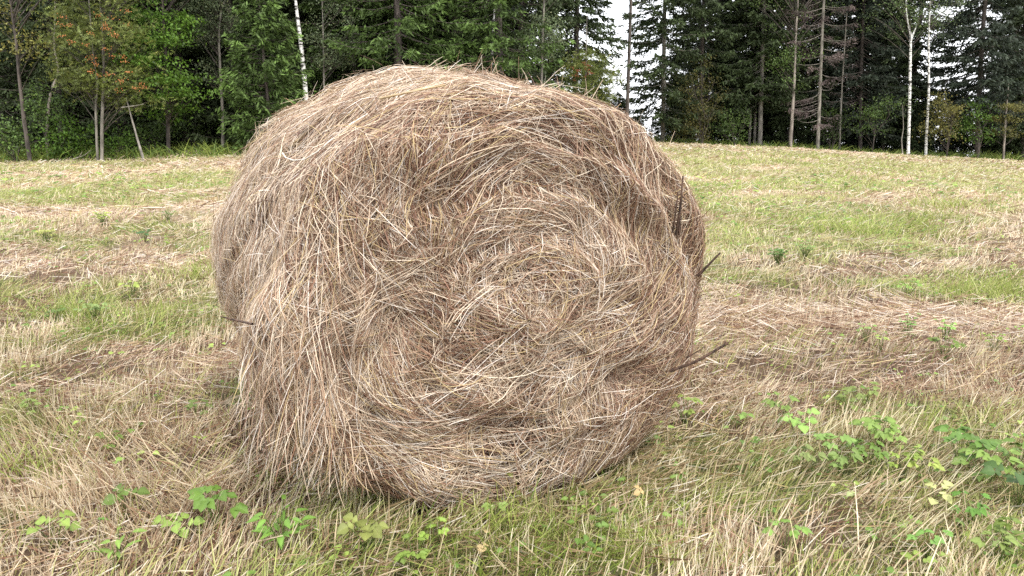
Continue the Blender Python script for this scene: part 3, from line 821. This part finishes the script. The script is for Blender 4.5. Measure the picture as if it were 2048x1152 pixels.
def spruce_meshes(seed, H=17.0, clear=1.5, r0=0.16, R0=2.6, tone="dark", per=5, gap=0.32, twig=1.0, path=None, bark=None, dead_below=0.0, droop=0.45, bare=0.0, top_detail=9.0, size=1.0):
    rng = np.random.default_rng(seed)
    if path is None: path = [(0, 0, -0.3), (rng.normal(0, .08), 0, H * 0.5), (rng.normal(0, .12), 0, H)]
    path = np.array(path, float)
    zs = []; z = clear
    while z < H - 0.3:
        k = per if z < top_detail else max(3, per - 1)
        zs += list(z + rng.uniform(-0.12, 0.12, k)); z += gap * (1 if z < top_detail else 1.7)
    z = np.array(zs); n = len(z)
    az = rng.uniform(0, 2 * math.pi, n)
    prof = np.clip((H - z) / (H - clear), 0, 1) ** 0.75 * (0.75 + 0.25 * smooth(clear - 0.5, clear + 2.0, z))
    L = R0 * prof * rng.uniform(0.6, 1.12, n) + 0.15
    tx = np.interp(z, path[:, 2], path[:, 0]); ty = np.interp(z, path[:, 2], path[:, 1])
    K = 5; f = np.linspace(0, 1, K)
    dr = np.stack([np.cos(az), np.sin(az), 0 * az], -1)
    slope = -droop * rng.uniform(0.5, 1.3, n) * (1 - 0.9 * smooth(H * 0.5, H, z)) + 0.25 * smooth(H * 0.6, H, z)
    def bp(idx, ff):
        up = slope[idx] * ff + 0.28 * ff ** 2.2
        return np.stack([tx[idx], ty[idx], z[idx]], -1) + dr[idx] * (L[idx] * ff)[:, None] + np.array([0, 0, 1.0]) * (L[idx] * up)[:, None]
    BP = np.stack([bp(np.arange(n), np.full(n, q)) for q in f], 1)
    BR = (0.004 + 0.0075 * L)[:, None] * np.linspace(1, 0.2, K)[None]
    # twigs with needle sprays
    alive = (z > dead_below) & (rng.random(n) > bare)
    cnt = np.where(alive, np.maximum(3, (L * np.where(z < top_detail, 13, 6) * twig)).astype(int), 0)
    idx = np.repeat(np.arange(n), cnt); m = len(idx)
    ff = rng.random(m) ** 0.8 * 0.85 + 0.15
    base = bp(idx, ff)
    sd = np.where(rng.random(m) < 0.5, -1.0, 1.0)
    side = np.stack([-np.sin(az[idx]), np.cos(az[idx]), 0 * ff], -1) * sd[:, None]
    td = unit(dr[idx] * rng.uniform(0.3, 1.1, (m, 1)) + side * rng.uniform(0.3, 1.0, (m, 1)) + np.array([0, 0, -1.0]) * rng.uniform(0.05, 0.9, (m, 1)))
    tl = (0.10 + 0.42 * (1 - ff) * np.minimum(L[idx], 2.2) * 0.6 + 0.10) * rng.uniform(0.7, 1.3, m)
    ns = 4
    k = np.repeat(np.arange(m), ns); q = np.tile((np.arange(ns) + 0.5) / ns, m)
    big = np.where(z[idx][k] < top_detail, 1.0, 1.6) * size
    cen = base[k] + td[k] * (tl[k] * q)[:, None] + np.array([0, 0, -0.10]) * (tl[k] * q * q)[:, None] + rng.normal(0, 0.02, (len(k), 3))
    A = unit(td[k] + rng.normal(0, 0.38, (len(k), 3))) * (rng.uniform(0.055, 0.10, len(k)) * big)[:, None]
    B = perp(rng, A) * (rng.uniform(0.016, 0.030, len(k)) * big)[:, None]
    col = np.array(NEEDLE[tone]) * rng.uniform(0.7, 1.3, (n, 1))[idx][k] * rng.uniform(0.75, 1.25, (len(k), 1))
    tip = np.clip((ff[k] - 0.72) / 0.28, 0, 1)[:, None] * q[:, None]
    col = col * (1 + tip * (1.3 if tone == "green" else 0.5))
    crown = MB()
    if len(k): rhombs(crown, cen, A, B, col)
    return path, r0, BP, BR, (crown.mesh("crown", M_NEEDLE) if len(k) else None), bark or M_BARK, seed

def spruce(name, loc, label, group, seed, rz=0.0, **kw):
    path, r0, BP, BR, crown, bark, sd = spruce_meshes(seed, **kw)
    o = empty(name, loc, rz); tag(o, label, "tree", group)
    link("trunk", trunk_mesh(path, r0, 0.02, bark, 10, [(BP, BR)], 0.004, sd), o)
    if crown: link("crown", crown, o)
    return o

def crown_clumps(rng, blobs):
    """blobs: (cx, cy, cz, rx, ry, rz, n): clump centres in ellipsoids"""
    out = []
    for (cx, cy, cz, rx, ry, rz, n) in blobs:
        u = rand_unit(rng, n) * (rng.random((n, 1)) ** 0.4)
        out.append(u * np.array([rx, ry, rz]) + np.array([cx, cy, cz]))
    return np.concatenate(out)

def leafy(name, loc, label, cat, group, seed, paths, r0, bark, blobs, tone, leaf=0.075, per=46, spread=0.26, flat=0.5, berries=0, berry_blobs=None, limb_from=0.15, berry_col=(0.40, 0.145, 0.04), compound=False, shade=1.0):
    """broad leaved tree or shrub: trunk paths with a limb to every leaf clump"""
    rng = np.random.default_rng(seed)
    o = empty(name, loc); tag(o, label, cat, group)
    cl = crown_clumps(rng, blobs); n = len(cl)
    ps = [np.array(p, float) for p in paths]
    samples = np.concatenate([np.stack([np.interp(np.linspace(limb_from, 1, 30), np.linspace(0, 1, len(p)), p[:, k]) for k in range(3)], -1) for p in ps])
    tgt = cl - np.array([0, 0, 1.0]) * 0.95 * np.linalg.norm(cl[:, :2] - samples[:, :2].mean(0), axis=1)[:, None]
    near = np.argmin(((tgt[:, None] - samples[None]) ** 2).sum(-1), axis=1)
    a = samples[near]; f = np.linspace(0, 1, 5)[None, :, None]
    mid = (a + cl) / 2 + np.array([0, 0, 0.12]) * np.linalg.norm(cl - a, axis=1)[:, None] + rng.normal(0, 0.05, (n, 3))
    LP = (1 - f) ** 2 * a[:, None] + 2 * f * (1 - f) * mid[:, None] + f ** 2 * cl[:, None]
    ln = np.linalg.norm(cl - a, axis=1)
    LR = np.clip(0.004 + 0.005 * ln, 0, r0 * 0.3)[:, None] * np.linspace(1, 0.3, 5)[None]
    mb = MB()
    for i, p in enumerate(ps):
        d = np.linspace(0, 1, len(p)); K = 22; g = np.linspace(0, 1, K)
        Q = np.stack([np.interp(g, d, p[:, k]) for k in range(3)], -1)
        Q[1:-1] = 0.25 * Q[:-2] + 0.5 * Q[1:-1] + 0.25 * Q[2:]
        rr = r0 * (1 if i == 0 else 0.75) * (1 - 0.75 * g); rr[0] *= 1.25
        tubes(mb, Q[None], rr[None], (1, 1, 1), 8)
    link("trunk", mb.mesh("trunk", bark, True), o)
    mb = MB(); tubes(mb, LP, LR, (1, 1, 1), 4)
    link("limbs", mb.mesh("limbs", M_BARK, True), o)
    # leaves
    k = np.repeat(np.arange(n), per); m = len(k)
    cs = rng.uniform(0.6, 1.3, (n, 1)); ct = rng.uniform(0.65, 1.35, (n, 1))
    off = rng.normal(0, 1, (m, 3)) * np.array([1, 1, flat]) * spread * cs[k]
    cen = cl[k] + off
    A = unit(rand_unit(rng, m) + unit(off) * 0.6 + np.array([0, 0, -0.35])) * (leaf * rng.uniform(0.35, 0.62, (m, 1)))
    nrm = unit(rng.normal(0, 0.55, (m, 3)) + np.array([0, -0.25, 0.9]))
    B = unit(np.cross(A, nrm)) * (leaf * rng.uniform(0.18, 0.32, (m, 1)))
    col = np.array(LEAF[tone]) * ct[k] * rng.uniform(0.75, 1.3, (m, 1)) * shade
    col = col * (1 + np.array([0.35, 0.1, 0]) * rng.random((m, 1)) * (rng.random((m, 1)) < 0.25))
    mb = MB()
    rhombs(mb, cen, A, B, col)
    if compound:                                                       # a row of leaflets on each stalk
        for t in (-1.0, 1.0, 2.0):
            sh = unit(np.cross(B, A) + 1e-6) * 0
            rhombs(mb, cen + B * t * 2.2 + sh, unit(A + B * 0.3) * (leaf * 0.42), unit(B) * (leaf * 0.13), col * rng.uniform(0.85, 1.15, (m, 1)))
    link("crown", mb.mesh("crown", M_LEAF), o)
    if berries:
        bl = crown_clumps(rng, berry_blobs); bl = bl[:berries]
        oc = np.array([[1, 0, 0], [0, 1, 0], [-1, 0, 0], [0, -1, 0], [0, 0, 1], [0, 0, -1]], float)
        T = np.array([[0, 1, 4], [1, 2, 4], [2, 3, 4], [3, 0, 4], [1, 0, 5], [2, 1, 5], [3, 2, 5], [0, 3, 5]])
        for b in bl:
            mb = MB()
            for q in range(rng.integers(9, 18)):
                c = b + rng.normal(0, 1, 3) * np.array([0.05, 0.05, 0.028])
                mb.add(oc * rng.uniform(0.010, 0.016) + c, T=T, C=np.array(berry_col) * rng.uniform(0.7, 1.25))
            link("berry_cluster", mb.mesh("berry_cluster", M_BERRY), o)
    return o

def local(pts, base, Y, dy=0.0):
    """pixels to points local to the tree's base, in the plane at depth Y"""
    out = []
    for (px, py) in pts:
        p = at(px, py, Y); out.append((p[0] - base[0], dy, p[2] - base[2]))
    return out

def blob(px, py, rx, ry, n, base, Y, dy=0.0, depth=None):
    p = at(px, py, Y); s = Y / FPX
    return (p[0] - base[0], dy, p[2] - base[2], rx * s, (depth if depth is not None else rx * s * 0.8), ry * s, n)

def base_at(px, Y):
    a, _ = ratios(px, 300); x = a * Y
    return (x, Y, float(ground_z(x, Y)))

EDGE_L, EDGE_R = "trees along the left edge of the wood", "trees along the right edge of the wood"
def ext(pts, base, Y, H):
    """carry a trunk path straight on above the picture to height H"""
    L = local(pts, base, Y); (x1, _, z1), (x2, _, z2) = L[-2], L[-1]
    k = (x2 - x1) / max(z2 - z1, 0.1) * 0.4
    return [(L[0][0], 0, min(L[0][2], 0) - 0.3)] + L[1:] + [(x2 + k * (H - z2), 0, H)]

# --- left edge of the wood
Y = 19.6; b = base_at(60, Y)
leafy("slender_tree", b, "slender reddish brown trunk at the far left with a few yellowish leaf sprays", "tree", EDGE_L, 301,
      [ext([(60, 320), (48, 240), (38, 150), (32, 80), (20, 0)], b, Y, 8.5)], 0.056, M_BARK,
      [blob(70, 90, 70, 30, 14, b, Y), blob(50, -150, 130, 110, 60, b, Y), blob(10, 30, 40, 40, 8, b, Y)], "yellow", 0.085, 26, 0.22, berries=0)
Y = 20.2; b = base_at(98, Y)
leafy("birch_sapling", b, "small sapling with a crooked pale leaning upper stem beside the reddish trunk", "tree", EDGE_L, 302,
      [ext([(98, 318), (92, 275), (100, 185), (120, 142), (107, 95), (112, 0)], b, Y, 6.5)], 0.045, M_PALEBARK,
      [blob(92, 215, 50, 42, 26, b, Y), blob(110, -60, 60, 50, 20, b, Y)], "bush", 0.08, 46, 0.2)
Y = 19.4; b = base_at(200, Y)
RB1 = [blob(205, 90, 95, 100, 70, b, Y), blob(230, 175, 90, 40, 30, b, Y), blob(150, 60, 60, 60, 20, b, Y), blob(210, -80, 110, 90, 60, b, Y), blob(150, 150, 50, 30, 12, b, Y)]
leafy("rowan_tree", b, "rowan with two thin grey trunks and clusters of orange berries at the left", "tree", EDGE_L, 303,
      [ext([(201, 322), (204, 240), (208, 150), (205, 60), (200, 0)], b, Y, 7.0), ext([(193, 320), (191, 210), (196, 170), (186, 110), (178, 0)], b, Y, 6.5)], 0.046, M_GREYBARK,
      RB1, "rowan", 0.07, 40, 0.24, compound=True, berries=34, berry_blobs=[blob(215, 80, 70, 85, 24, b, Y - 0.5, -0.9), blob(265, 165, 50, 25, 7, b, Y - .5, -0.8), blob(165, 40, 40, 50, 4, b, Y, -.8)])
Y = 19.0; b = base_at(285, Y)
o = empty("leaning_pole", b); tag(o, "thin dead grey stem leaning against the rowan from the field edge", "dead stem")
mb = MB(); P = np.array(local([(288, 322), (262, 268), (232, 195)], b, Y)); P = np.stack([np.interp(np.linspace(0, 1, 10), np.linspace(0, 1, 3), P[:, k]) for k in range(3)], -1)
P[:, 1] += np.linspace(0, 0.5, 10)
tubes(mb, P[None], np.linspace(0.035, 0.015, 10)[None], (1, 1, 1), 7); link("stem", mb.mesh("stem", M_GREYBARK, True), o)
mb = MB(); P = np.array(local([(243, 215), (268, 212), (288, 208)], b, Y)); tubes(mb, P[None], np.array([[0.016, 0.012, 0.006]]), (1, 1, 1), 5); link("branch", mb.mesh("branch", M_GREYBARK, True), o)
x, y, z = on_ground(152, 323)
o = empty("fallen_branch", (x, y, z)); tag(o, "short pale fallen branch propped in grass at the foot of the rowan", "branch")
mb = MB(); P = np.array([(-0.32, 0, 0.0), (-0.05, 0.05, 0.07), (0.2, 0.1, 0.16), (0.34, 0.12, 0.27)]); tubes(mb, P[None], np.array([[0.018, 0.016, 0.012, 0.008]]), (1, 1, 1), 6)
link("wood", mb.mesh("wood", M_PALEBARK, True), o)
mb = MB(); P = np.array([(0.05, 0.06, 0.1), (0.16, 0.0, 0.2), (0.2, -0.02, 0.26)]); tubes(mb, P[None], np.array([[0.01, 0.008, 0.004]]), (1, 1, 1), 5); link("side_twig", mb.mesh("side_twig", M_PALEBARK, True), o)

Y = 21.0; b = base_at(325, Y)
leafy("beech_tree", b, "young beech with bright green layered leaves right of the rowan", "tree", EDGE_L, 304,
      [ext([(335, 310), (335, 200), (330, 100), (325, 0)], b, Y, 8.0)], 0.06, M_BARK,
      [blob(335, 85, 62, 14, 14, b, Y, -0.6), blob(325, 125, 75, 12, 16, b, Y, -0.7), blob(345, 160, 70, 10, 14, b, Y, -0.7), blob(375, 190, 50, 12, 10, b, Y, -0.5), blob(320, 40, 70, 30, 24, b, Y), blob(320, -90, 110, 90, 60, b, Y), blob(345, 225, 50, 20, 9, b, Y)],
      "beech", 0.10, 60, 0.26, 0.28)
Y = 22.2; b = base_at(441, Y)
leafy("birch_tree", b, "young birch with a wavy grey trunk and fine grey green leaves before the dark hollow", "tree", EDGE_L, 305,
      [ext([(441, 280), (446, 235), (441, 150), (437, 75), (442, 20), (452, 0)], b, Y, 8.0)], 0.05, M_GREYBARK,
      [blob(425, 45, 60, 50, 44, b, Y), blob(440, 140, 40, 30, 9, b, Y), blob(430, -80, 90, 80, 50, b, Y)], "grey", 0.07, 60, 0.25)
Y = 21.5; b = base_at(545, Y)
spruce("young_spruce", b, "young bushy spruce with light green branch tips beside the white birch", EDGE_L, 306, H=5.2, clear=0.25, r0=0.06, R0=1.5, tone="green", per=7, gap=0.2, twig=1.5, droop=0.1)
Y = 22.5; b = base_at(614, Y)
leafy("birch_tree", b, "leaning white birch with a clean chalky trunk above the bale's left shoulder", "tree", EDGE_L, 307,
      [ext([(616, 290), (611, 180), (602, 90), (593, 20), (588, -30)], b, Y, 13)], 0.085, M_BIRCH,
      [blob(600, -230, 150, 110, 70, b, Y)], "birch", 0.07, 40, 0.3)
Y = 22.8; b = base_at(650, Y)
leafy("grey_sapling", b, "thin sapling with grey green leaves right of the leaning white birch", "tree", EDGE_L, 308,
      [ext([(649, 300), (648, 180), (647, 100), (645, 20)], b, Y, 6.5)], 0.035, M_GREYBARK,
      [blob(655, 70, 55, 65, 40, b, Y), blob(660, -30, 60, 50, 20, b, Y), blob(690, 110, 40, 20, 8, b, Y)], "grey", 0.07, 55, 0.22)
for i, (px, Y, H, R0, tone, lab) in enumerate([
        (800, 23.5, 15, 2.6, "green", "broad green spruce with dense hanging branches directly behind the bale's top"),
        (915, 25.0, 17, 2.4, "green", "green spruce just right of the broad one behind the bale's top"),
        (1000, 23.8, 14, 2.2, "green", "fresh green spruce behind the right half of the bale's top"),
        (715, 25.0, 15, 2.3, "green", "spruce half hidden behind the grey sapling"),
        (480, 24.2, 14, 2.2, "dark", "dark spruce between the wavy birch and the young spruce"),
        (375, 24.0, 15, 2.2, "dark", "dark spruce behind the bright green beech"),
        (130, 22.5, 14, 2.2, "dark", "dark spruce right behind the crooked sapling"),
        (10, 22.8, 14, 2.3, "dark", "dark spruce at the far left behind the reddish trunk"),
        (250, 23.0, 15, 2.1, "dark", "dark spruce right behind the berry covered rowan")]):
    b = base_at(px, Y)
    spruce("spruce_tree", b, lab, EDGE_L, 320 + i, rz=i * 1.3, H=H, clear=0.6, r0=0.15, R0=R0, tone=tone, per=6, gap=0.27, twig=1.35)
Y = 24.5; b = base_at(985, Y)
leafy("birch_tree", b, "thin white birch stem showing between the spruces behind the bale's top", "tree", EDGE_L, 331,
      [ext([(978, 290), (980, 60), (985, 0)], b, 22.2, 12)], 0.055, M_BIRCH, [blob(985, -250, 110, 90, 40, b, 22.2)], "birch", 0.07, 40, 0.3)
Y = 24.0; b = base_at(1085, Y)
leafy("birch_tree", b, "pale green leafy birch at the right end of the dense spruces", "tree", EDGE_L, 332,
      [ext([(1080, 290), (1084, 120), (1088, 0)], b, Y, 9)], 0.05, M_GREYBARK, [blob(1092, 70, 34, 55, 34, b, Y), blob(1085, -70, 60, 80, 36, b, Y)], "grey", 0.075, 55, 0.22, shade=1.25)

# --- the gap and the right edge of the wood
Y = 27.0; b = base_at(1172, Y)
leafy("rowan_tree", b, "small rowan with dull red berries beyond the bale's right shoulder", "tree", EDGE_R, 341,
      [ext([(1168, 290), (1170, 200), (1172, 120)], b, Y, 4.3)], 0.04, M_GREYBARK, [blob(1178, 150, 48, 50, 44, b, Y), blob(1185, 205, 50, 22, 16, b, Y)], "rowan", 0.085, 46, 0.22,
      compound=True, berries=14, berry_blobs=[blob(1160, 145, 22, 22, 14, b, Y, -0.7)], berry_col=(0.25, 0.05, 0.03))
Y = 31.0; b = base_at(1148, Y)
spruce("spruce_tree", b, "tall dark spruce with shaggy hanging branches left of the bright sky gap", EDGE_R, 342, H=20, clear=2.6, r0=0.13, R0=1.75, tone="dark", per=6, gap=0.27, twig=1.7, droop=0.55, size=1.2)
Y = 32.0; b = base_at(1256, Y)
spruce("spruce_tree", b, "thin bare stemmed spruce standing alone in the bright sky gap", EDGE_R, 343, H=19, clear=2.2, r0=0.085, R0=1.5, tone="dark", per=2, gap=0.5, twig=0.9, droop=0.35, bare=0.35,
       path=ext([(1252, 290), (1255, 215), (1258, 100), (1262, 0)], b, Y, 19))
for i, (px, Y, H, clear, R0, per, tone, path, lab) in enumerate([
        (1332, 33.5, 21, 1.2, 1.9, 5, "dark", [(1326, 288), (1327, 200), (1328, 60)], "thick trunked dark spruce at the right side of the sky gap"),
        (1405, 35.0, 20, 1.2, 2.3, 5, "dark", [(1402, 290), (1404, 100)], "dark spruce behind the tall yellowish shrub on the crest"),
        (1502, 35.5, 22, 2.1, 1.9, 5, "dark", [(1499, 288), (1502, 200), (1512, 40)], "left stem of three close spruces on the crest"),
        (1511, 36.6, 21, 2.3, 1.8, 5, "dark", [(1509, 288), (1511, 200), (1518, 60)], "middle stem of three close spruces on the crest"),
        (1522, 34.6, 22, 2.1, 2.0, 5, "dark", [(1521, 288), (1522, 200), (1527, 40)], "right and thickest stem of three close spruces on the crest"),
        (1600, 37.0, 20, 1.6, 2.2, 6, "dark", [(1606, 294), (1606, 60)], "dark spruce behind the pale smooth trunk"),
        (1722, 36.0, 20, 1.3, 2.2, 6, "blue", [(1722, 300), (1724, 60)], "dusky spruce between the dead spruce and the white birch"),
        (1770, 37.5, 21, 1.2, 2.3, 6, "dark", [(1768, 300), (1770, 60)], "dark spruce just left of the white birch"),
        (1960, 34.5, 22, 2.1, 2.1, 6, "blue", [(1957, 304), (1958, 200), (1964, 80), (1970, 0)], "big bluish black spruce with layered drooping boughs near the right edge"),
        (2046, 36.0, 20, 1.2, 2.3, 6, "dark", [(2048, 310), (2048, 60)], "dark spruce cut by the right edge")]):
    b = base_at(px, Y)
    spruce("spruce_tree", b, lab, EDGE_R, 350 + i, rz=0, H=H, clear=clear, r0=(0.105, 0.10, 0.065, 0.075, 0.11, 0.1, 0.1, 0.1, 0.125, 0.1)[i], R0=R0, tone=tone, per=per, gap=0.27, twig=1.7, droop=0.5, size=1.25,
           path=ext(path, b, Y, H), bark=M_GREYBARK if i in (0, 2, 3, 4) else M_BARK)
Y = 33.2; b = base_at(1583, Y)
leafy("pale_tree", b, "tree with a smooth pale beige lower trunk on the crest", "tree", EDGE_R, 371,
      [ext([(1581, 294), (1584, 240), (1588, 180), (1592, 60)], b, Y, 13)], 0.09, M_PALEBARK, [blob(1570, 130, 50, 70, 26, b, Y), blob(1590, -60, 110, 130, 80, b, Y)], "bush", 0.09, 46, 0.32)
Y = 33.4; b = base_at(1637, Y)
spruce("dead_spruce", b, "dead spruce with bare pinkish grey twigs between green trees", EDGE_R, 372, H=15, clear=1.3, r0=0.085, R0=1.9, tone="dead", per=3, gap=0.33, twig=2.4, droop=0.4, size=0.55, bare=0.25,
       path=ext([(1636, 297), (1639, 200), (1643, 100), (1646, 30)], b, Y, 15), bark=M_GREYBARK)
Y = 35.0; b = base_at(1680, Y)
spruce("dead_spruce", b, "short dead grey spruce pole right of the dead pinkish spruce", EDGE_R, 373, H=6, clear=2.2, r0=0.055, R0=0.9, tone="dead", per=3, gap=0.4, twig=0.8, droop=0.3, size=0.6,
       path=ext([(1680, 297), (1681, 240), (1683, 180)], b, Y, 6), bark=M_GREYBARK)
Y = 32.6; b = base_at(1818, Y)
leafy("birch_tree", b, "forked white birch with black flecked trunk on the right crest", "tree", EDGE_R, 374,
      [ext([(1818, 306), (1819, 220), (1821, 90), (1822, 72), (1814, 40), (1811, 0)], b, Y, 12), [(p[0], p[1], p[2]) for p in local([(1822, 80), (1827, 66), (1833, 52)], b, Y)]], 0.07, M_BIRCH,
      [blob(1800, 20, 70, 50, 24, b, Y), blob(1815, -150, 130, 120, 70, b, Y), blob(1850, 40, 50, 40, 12, b, Y)], "birch", 0.08, 44, 0.3)
Y = 33.0; b = base_at(1856, Y)
leafy("birch_tree", b, "thinner white birch just right of the forked birch", "tree", EDGE_R, 375,
      [ext([(1853, 308), (1854, 250), (1858, 180), (1857, 80), (1860, 0)], b, Y, 12)], 0.065, M_BIRCH, [blob(1880, 20, 45, 45, 22, b, Y), blob(1860, -120, 100, 100, 50, b, Y)], "grey", 0.08, 44, 0.28)
Y = 32.2; b = base_at(1800, Y)
leafy("bare_sapling", b, "spindly grey sapling at the foot of the forked birch", "sapling", EDGE_R, 376,
      [local([(1805, 308), (1803, 280), (1807, 255), (1805, 210)], b, Y)], 0.03, M_GREYBARK, [blob(1806, 215, 18, 20, 5, b, Y)], "bush", 0.06, 14, 0.15)
Y = 33.0; b = base_at(2010, Y)
leafy("larch_sapling", b, "rusty yellow sapling with tiered foliage near the right edge", "tree", EDGE_R, 377,
      [ext([(2009, 312), (2011, 240), (2016, 178)], b, Y, 3.2)], 0.05, M_PALEBARK, [blob(2010, 215, 44, 8, 12, b, Y), blob(2005, 238, 48, 8, 12, b, Y), blob(2000, 265, 44, 9, 10, b, Y)], "yellow", 0.08, 60, 0.2, 0.3, shade=0.75)
SHR = "shrubs along the foot of the wood"
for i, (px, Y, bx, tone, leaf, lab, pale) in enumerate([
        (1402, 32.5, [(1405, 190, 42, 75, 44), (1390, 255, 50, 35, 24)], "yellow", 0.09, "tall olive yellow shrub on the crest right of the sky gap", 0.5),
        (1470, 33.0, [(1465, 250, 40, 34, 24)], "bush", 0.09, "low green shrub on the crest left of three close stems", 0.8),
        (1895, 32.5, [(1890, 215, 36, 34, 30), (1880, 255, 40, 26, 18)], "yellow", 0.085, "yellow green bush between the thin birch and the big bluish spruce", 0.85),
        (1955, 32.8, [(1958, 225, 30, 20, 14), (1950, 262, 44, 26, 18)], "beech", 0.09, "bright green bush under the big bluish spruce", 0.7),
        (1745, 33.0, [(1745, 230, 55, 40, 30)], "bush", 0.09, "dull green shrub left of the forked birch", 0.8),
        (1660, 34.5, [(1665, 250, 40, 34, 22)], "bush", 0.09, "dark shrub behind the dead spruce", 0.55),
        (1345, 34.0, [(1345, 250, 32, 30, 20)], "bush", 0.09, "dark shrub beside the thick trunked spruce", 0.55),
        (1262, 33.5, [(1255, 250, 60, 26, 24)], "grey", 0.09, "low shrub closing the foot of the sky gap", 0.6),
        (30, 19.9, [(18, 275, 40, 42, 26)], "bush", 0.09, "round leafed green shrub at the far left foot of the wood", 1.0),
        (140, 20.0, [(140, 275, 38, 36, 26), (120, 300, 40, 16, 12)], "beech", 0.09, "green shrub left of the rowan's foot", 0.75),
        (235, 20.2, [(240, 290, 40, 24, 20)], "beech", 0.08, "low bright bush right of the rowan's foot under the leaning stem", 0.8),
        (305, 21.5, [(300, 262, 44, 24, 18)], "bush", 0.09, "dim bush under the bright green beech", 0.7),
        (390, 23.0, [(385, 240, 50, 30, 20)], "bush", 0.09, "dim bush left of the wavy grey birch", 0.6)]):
    b = base_at(px, Y); rng = np.random.default_rng(500 + i)
    bl = [blob(p, q, rx, ry, n, b, Y) for (p, q, rx, ry, n) in bx]
    top = max(q[2] for q in bl)
    paths = [[(0, 0, -0.1), (rng.normal(0, .12), rng.normal(0, .1), top * 0.5), (rng.normal(0, .3), rng.normal(0, .2), top)] for _ in range(3)]
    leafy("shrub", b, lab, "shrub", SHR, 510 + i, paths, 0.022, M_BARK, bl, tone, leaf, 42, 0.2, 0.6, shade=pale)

# --- trees deeper in the wood
def protos():
    P = []
    for i in range(6):
        path, r0, BP, BR, crown, bark, sd = spruce_meshes(700 + i, H=17 + i % 3 * 2, clear=(0.4, 1.3, 2.0)[i % 3], r0=0.17, R0=2.5, tone=("dark", "dark", "blue")[i % 3], per=6, gap=0.31, twig=1.25, size=1.25)
        P.append((trunk_mesh(path, r0, 0.02, M_BARK, 8, [(BP, BR)], 0.004, sd), crown))
    return P
PROT = protos()
used = [False] * 6
first = {}
def deep(x, y, kind, sc, rz, label, group):
    if kind not in first:
        o = empty("spruce_tree", (0, 0, 0)); link("trunk", PROT[kind][0], o); link("crown", PROT[kind][1], o); first[kind] = o
    else: o = copy_tree(first[kind])
    o.location = (x, y, float(ground_z(x, y))); o.rotation_euler = (0, 0, rz); o.scale = (sc, sc, sc)
    tag(o, label, "tree", group)
def fill_wood():
    rng = random.Random(5)
    for row, Y in enumerate([26.5, 29, 31.5, 34.5, 38]):
        x = -0.74 * Y - 2
        while x < 0.03 * Y:
            yy = Y + rng.uniform(-1, 1)
            deep(x + rng.uniform(-.4, .4), yy, rng.choice([0, 3]) if row in (0, 2) else rng.randrange(6), rng.uniform(0.85, 1.1), rng.uniform(0, 6.28),
                 "dark spruce crowded deep in the left wood behind its front trees", "spruces deep in the left wood")
            x += rng.uniform(1.5, 2.4)
    for row, Y in enumerate([38.5, 42.0]):
        x = 0.245 * Y
        while x < 0.74 * Y + 3:
            r = x / Y
            if not (0.505 < r < 0.635):
                deep(x + rng.uniform(-.4, .4), Y + rng.uniform(-1, 1), rng.choice([1, 2, 4, 5]) if row < 2 else rng.randrange(6), rng.uniform(0.85, 1.1), rng.uniform(0, 6.28),
                     "dusky spruce deep in the right wood behind its front trees", "spruces deep in the right wood")
            x += rng.uniform(2.2, 3.8)
fill_wood()

def fill_understorey():
    """young spruces under the right wood, and copies of them under the left"""
    rng = random.Random(9)
    made = []
    for i in range(4):
        path, r0, BP, BR, crown, bark, sd = spruce_meshes(760 + i, H=3.2 + 0.5 * i, clear=0.15, r0=0.045, R0=1.25, tone=("dark", "green", "dark", "blue")[i], per=7, gap=0.2, twig=1.5, droop=0.15, size=1.15)
        made.append((trunk_mesh(path, r0, 0.01, M_BARK, 6, [(BP, BR)], 0.004, sd), crown))
    prot = {}
    for Y, r0, r1, step, lab, grp in [(37.5, 0.10, 0.74, 1.15, "young spruce in the dim undergrowth of the right wood", "young spruces under the right wood"),
                                      (41.5, 0.10, 0.74, 1.2, "young spruce in the dim undergrowth of the right wood", "young spruces under the right wood"),
                                      (25.2, -0.74, 0.05, 1.7, "young spruce in the dim undergrowth of the left wood", "young spruces under the left wood")]:
        x = r0 * Y
        while x < r1 * Y:
            k = rng.randrange(4)
            if k not in prot:
                o = empty("young_spruce", (0, 0, 0)); link("trunk", made[k][0], o); link("crown", made[k][1], o); prot[k] = o
            else: o = copy_tree(prot[k])
            yy = Y + rng.uniform(-1.2, 1.2); sc = rng.uniform(0.6, 1.1)
            if 0.11 < x / Y < 0.19: sc *= 0.55
            o.location = (x, yy, float(ground_z(x, yy)) - 0.03); o.rotation_euler = (0, 0, rng.uniform(0, 6.28)); o.scale = (sc, sc, sc)
            tag(o, lab, "tree", grp)
            x += step * rng.uniform(0.6, 1.4)
fill_understorey()
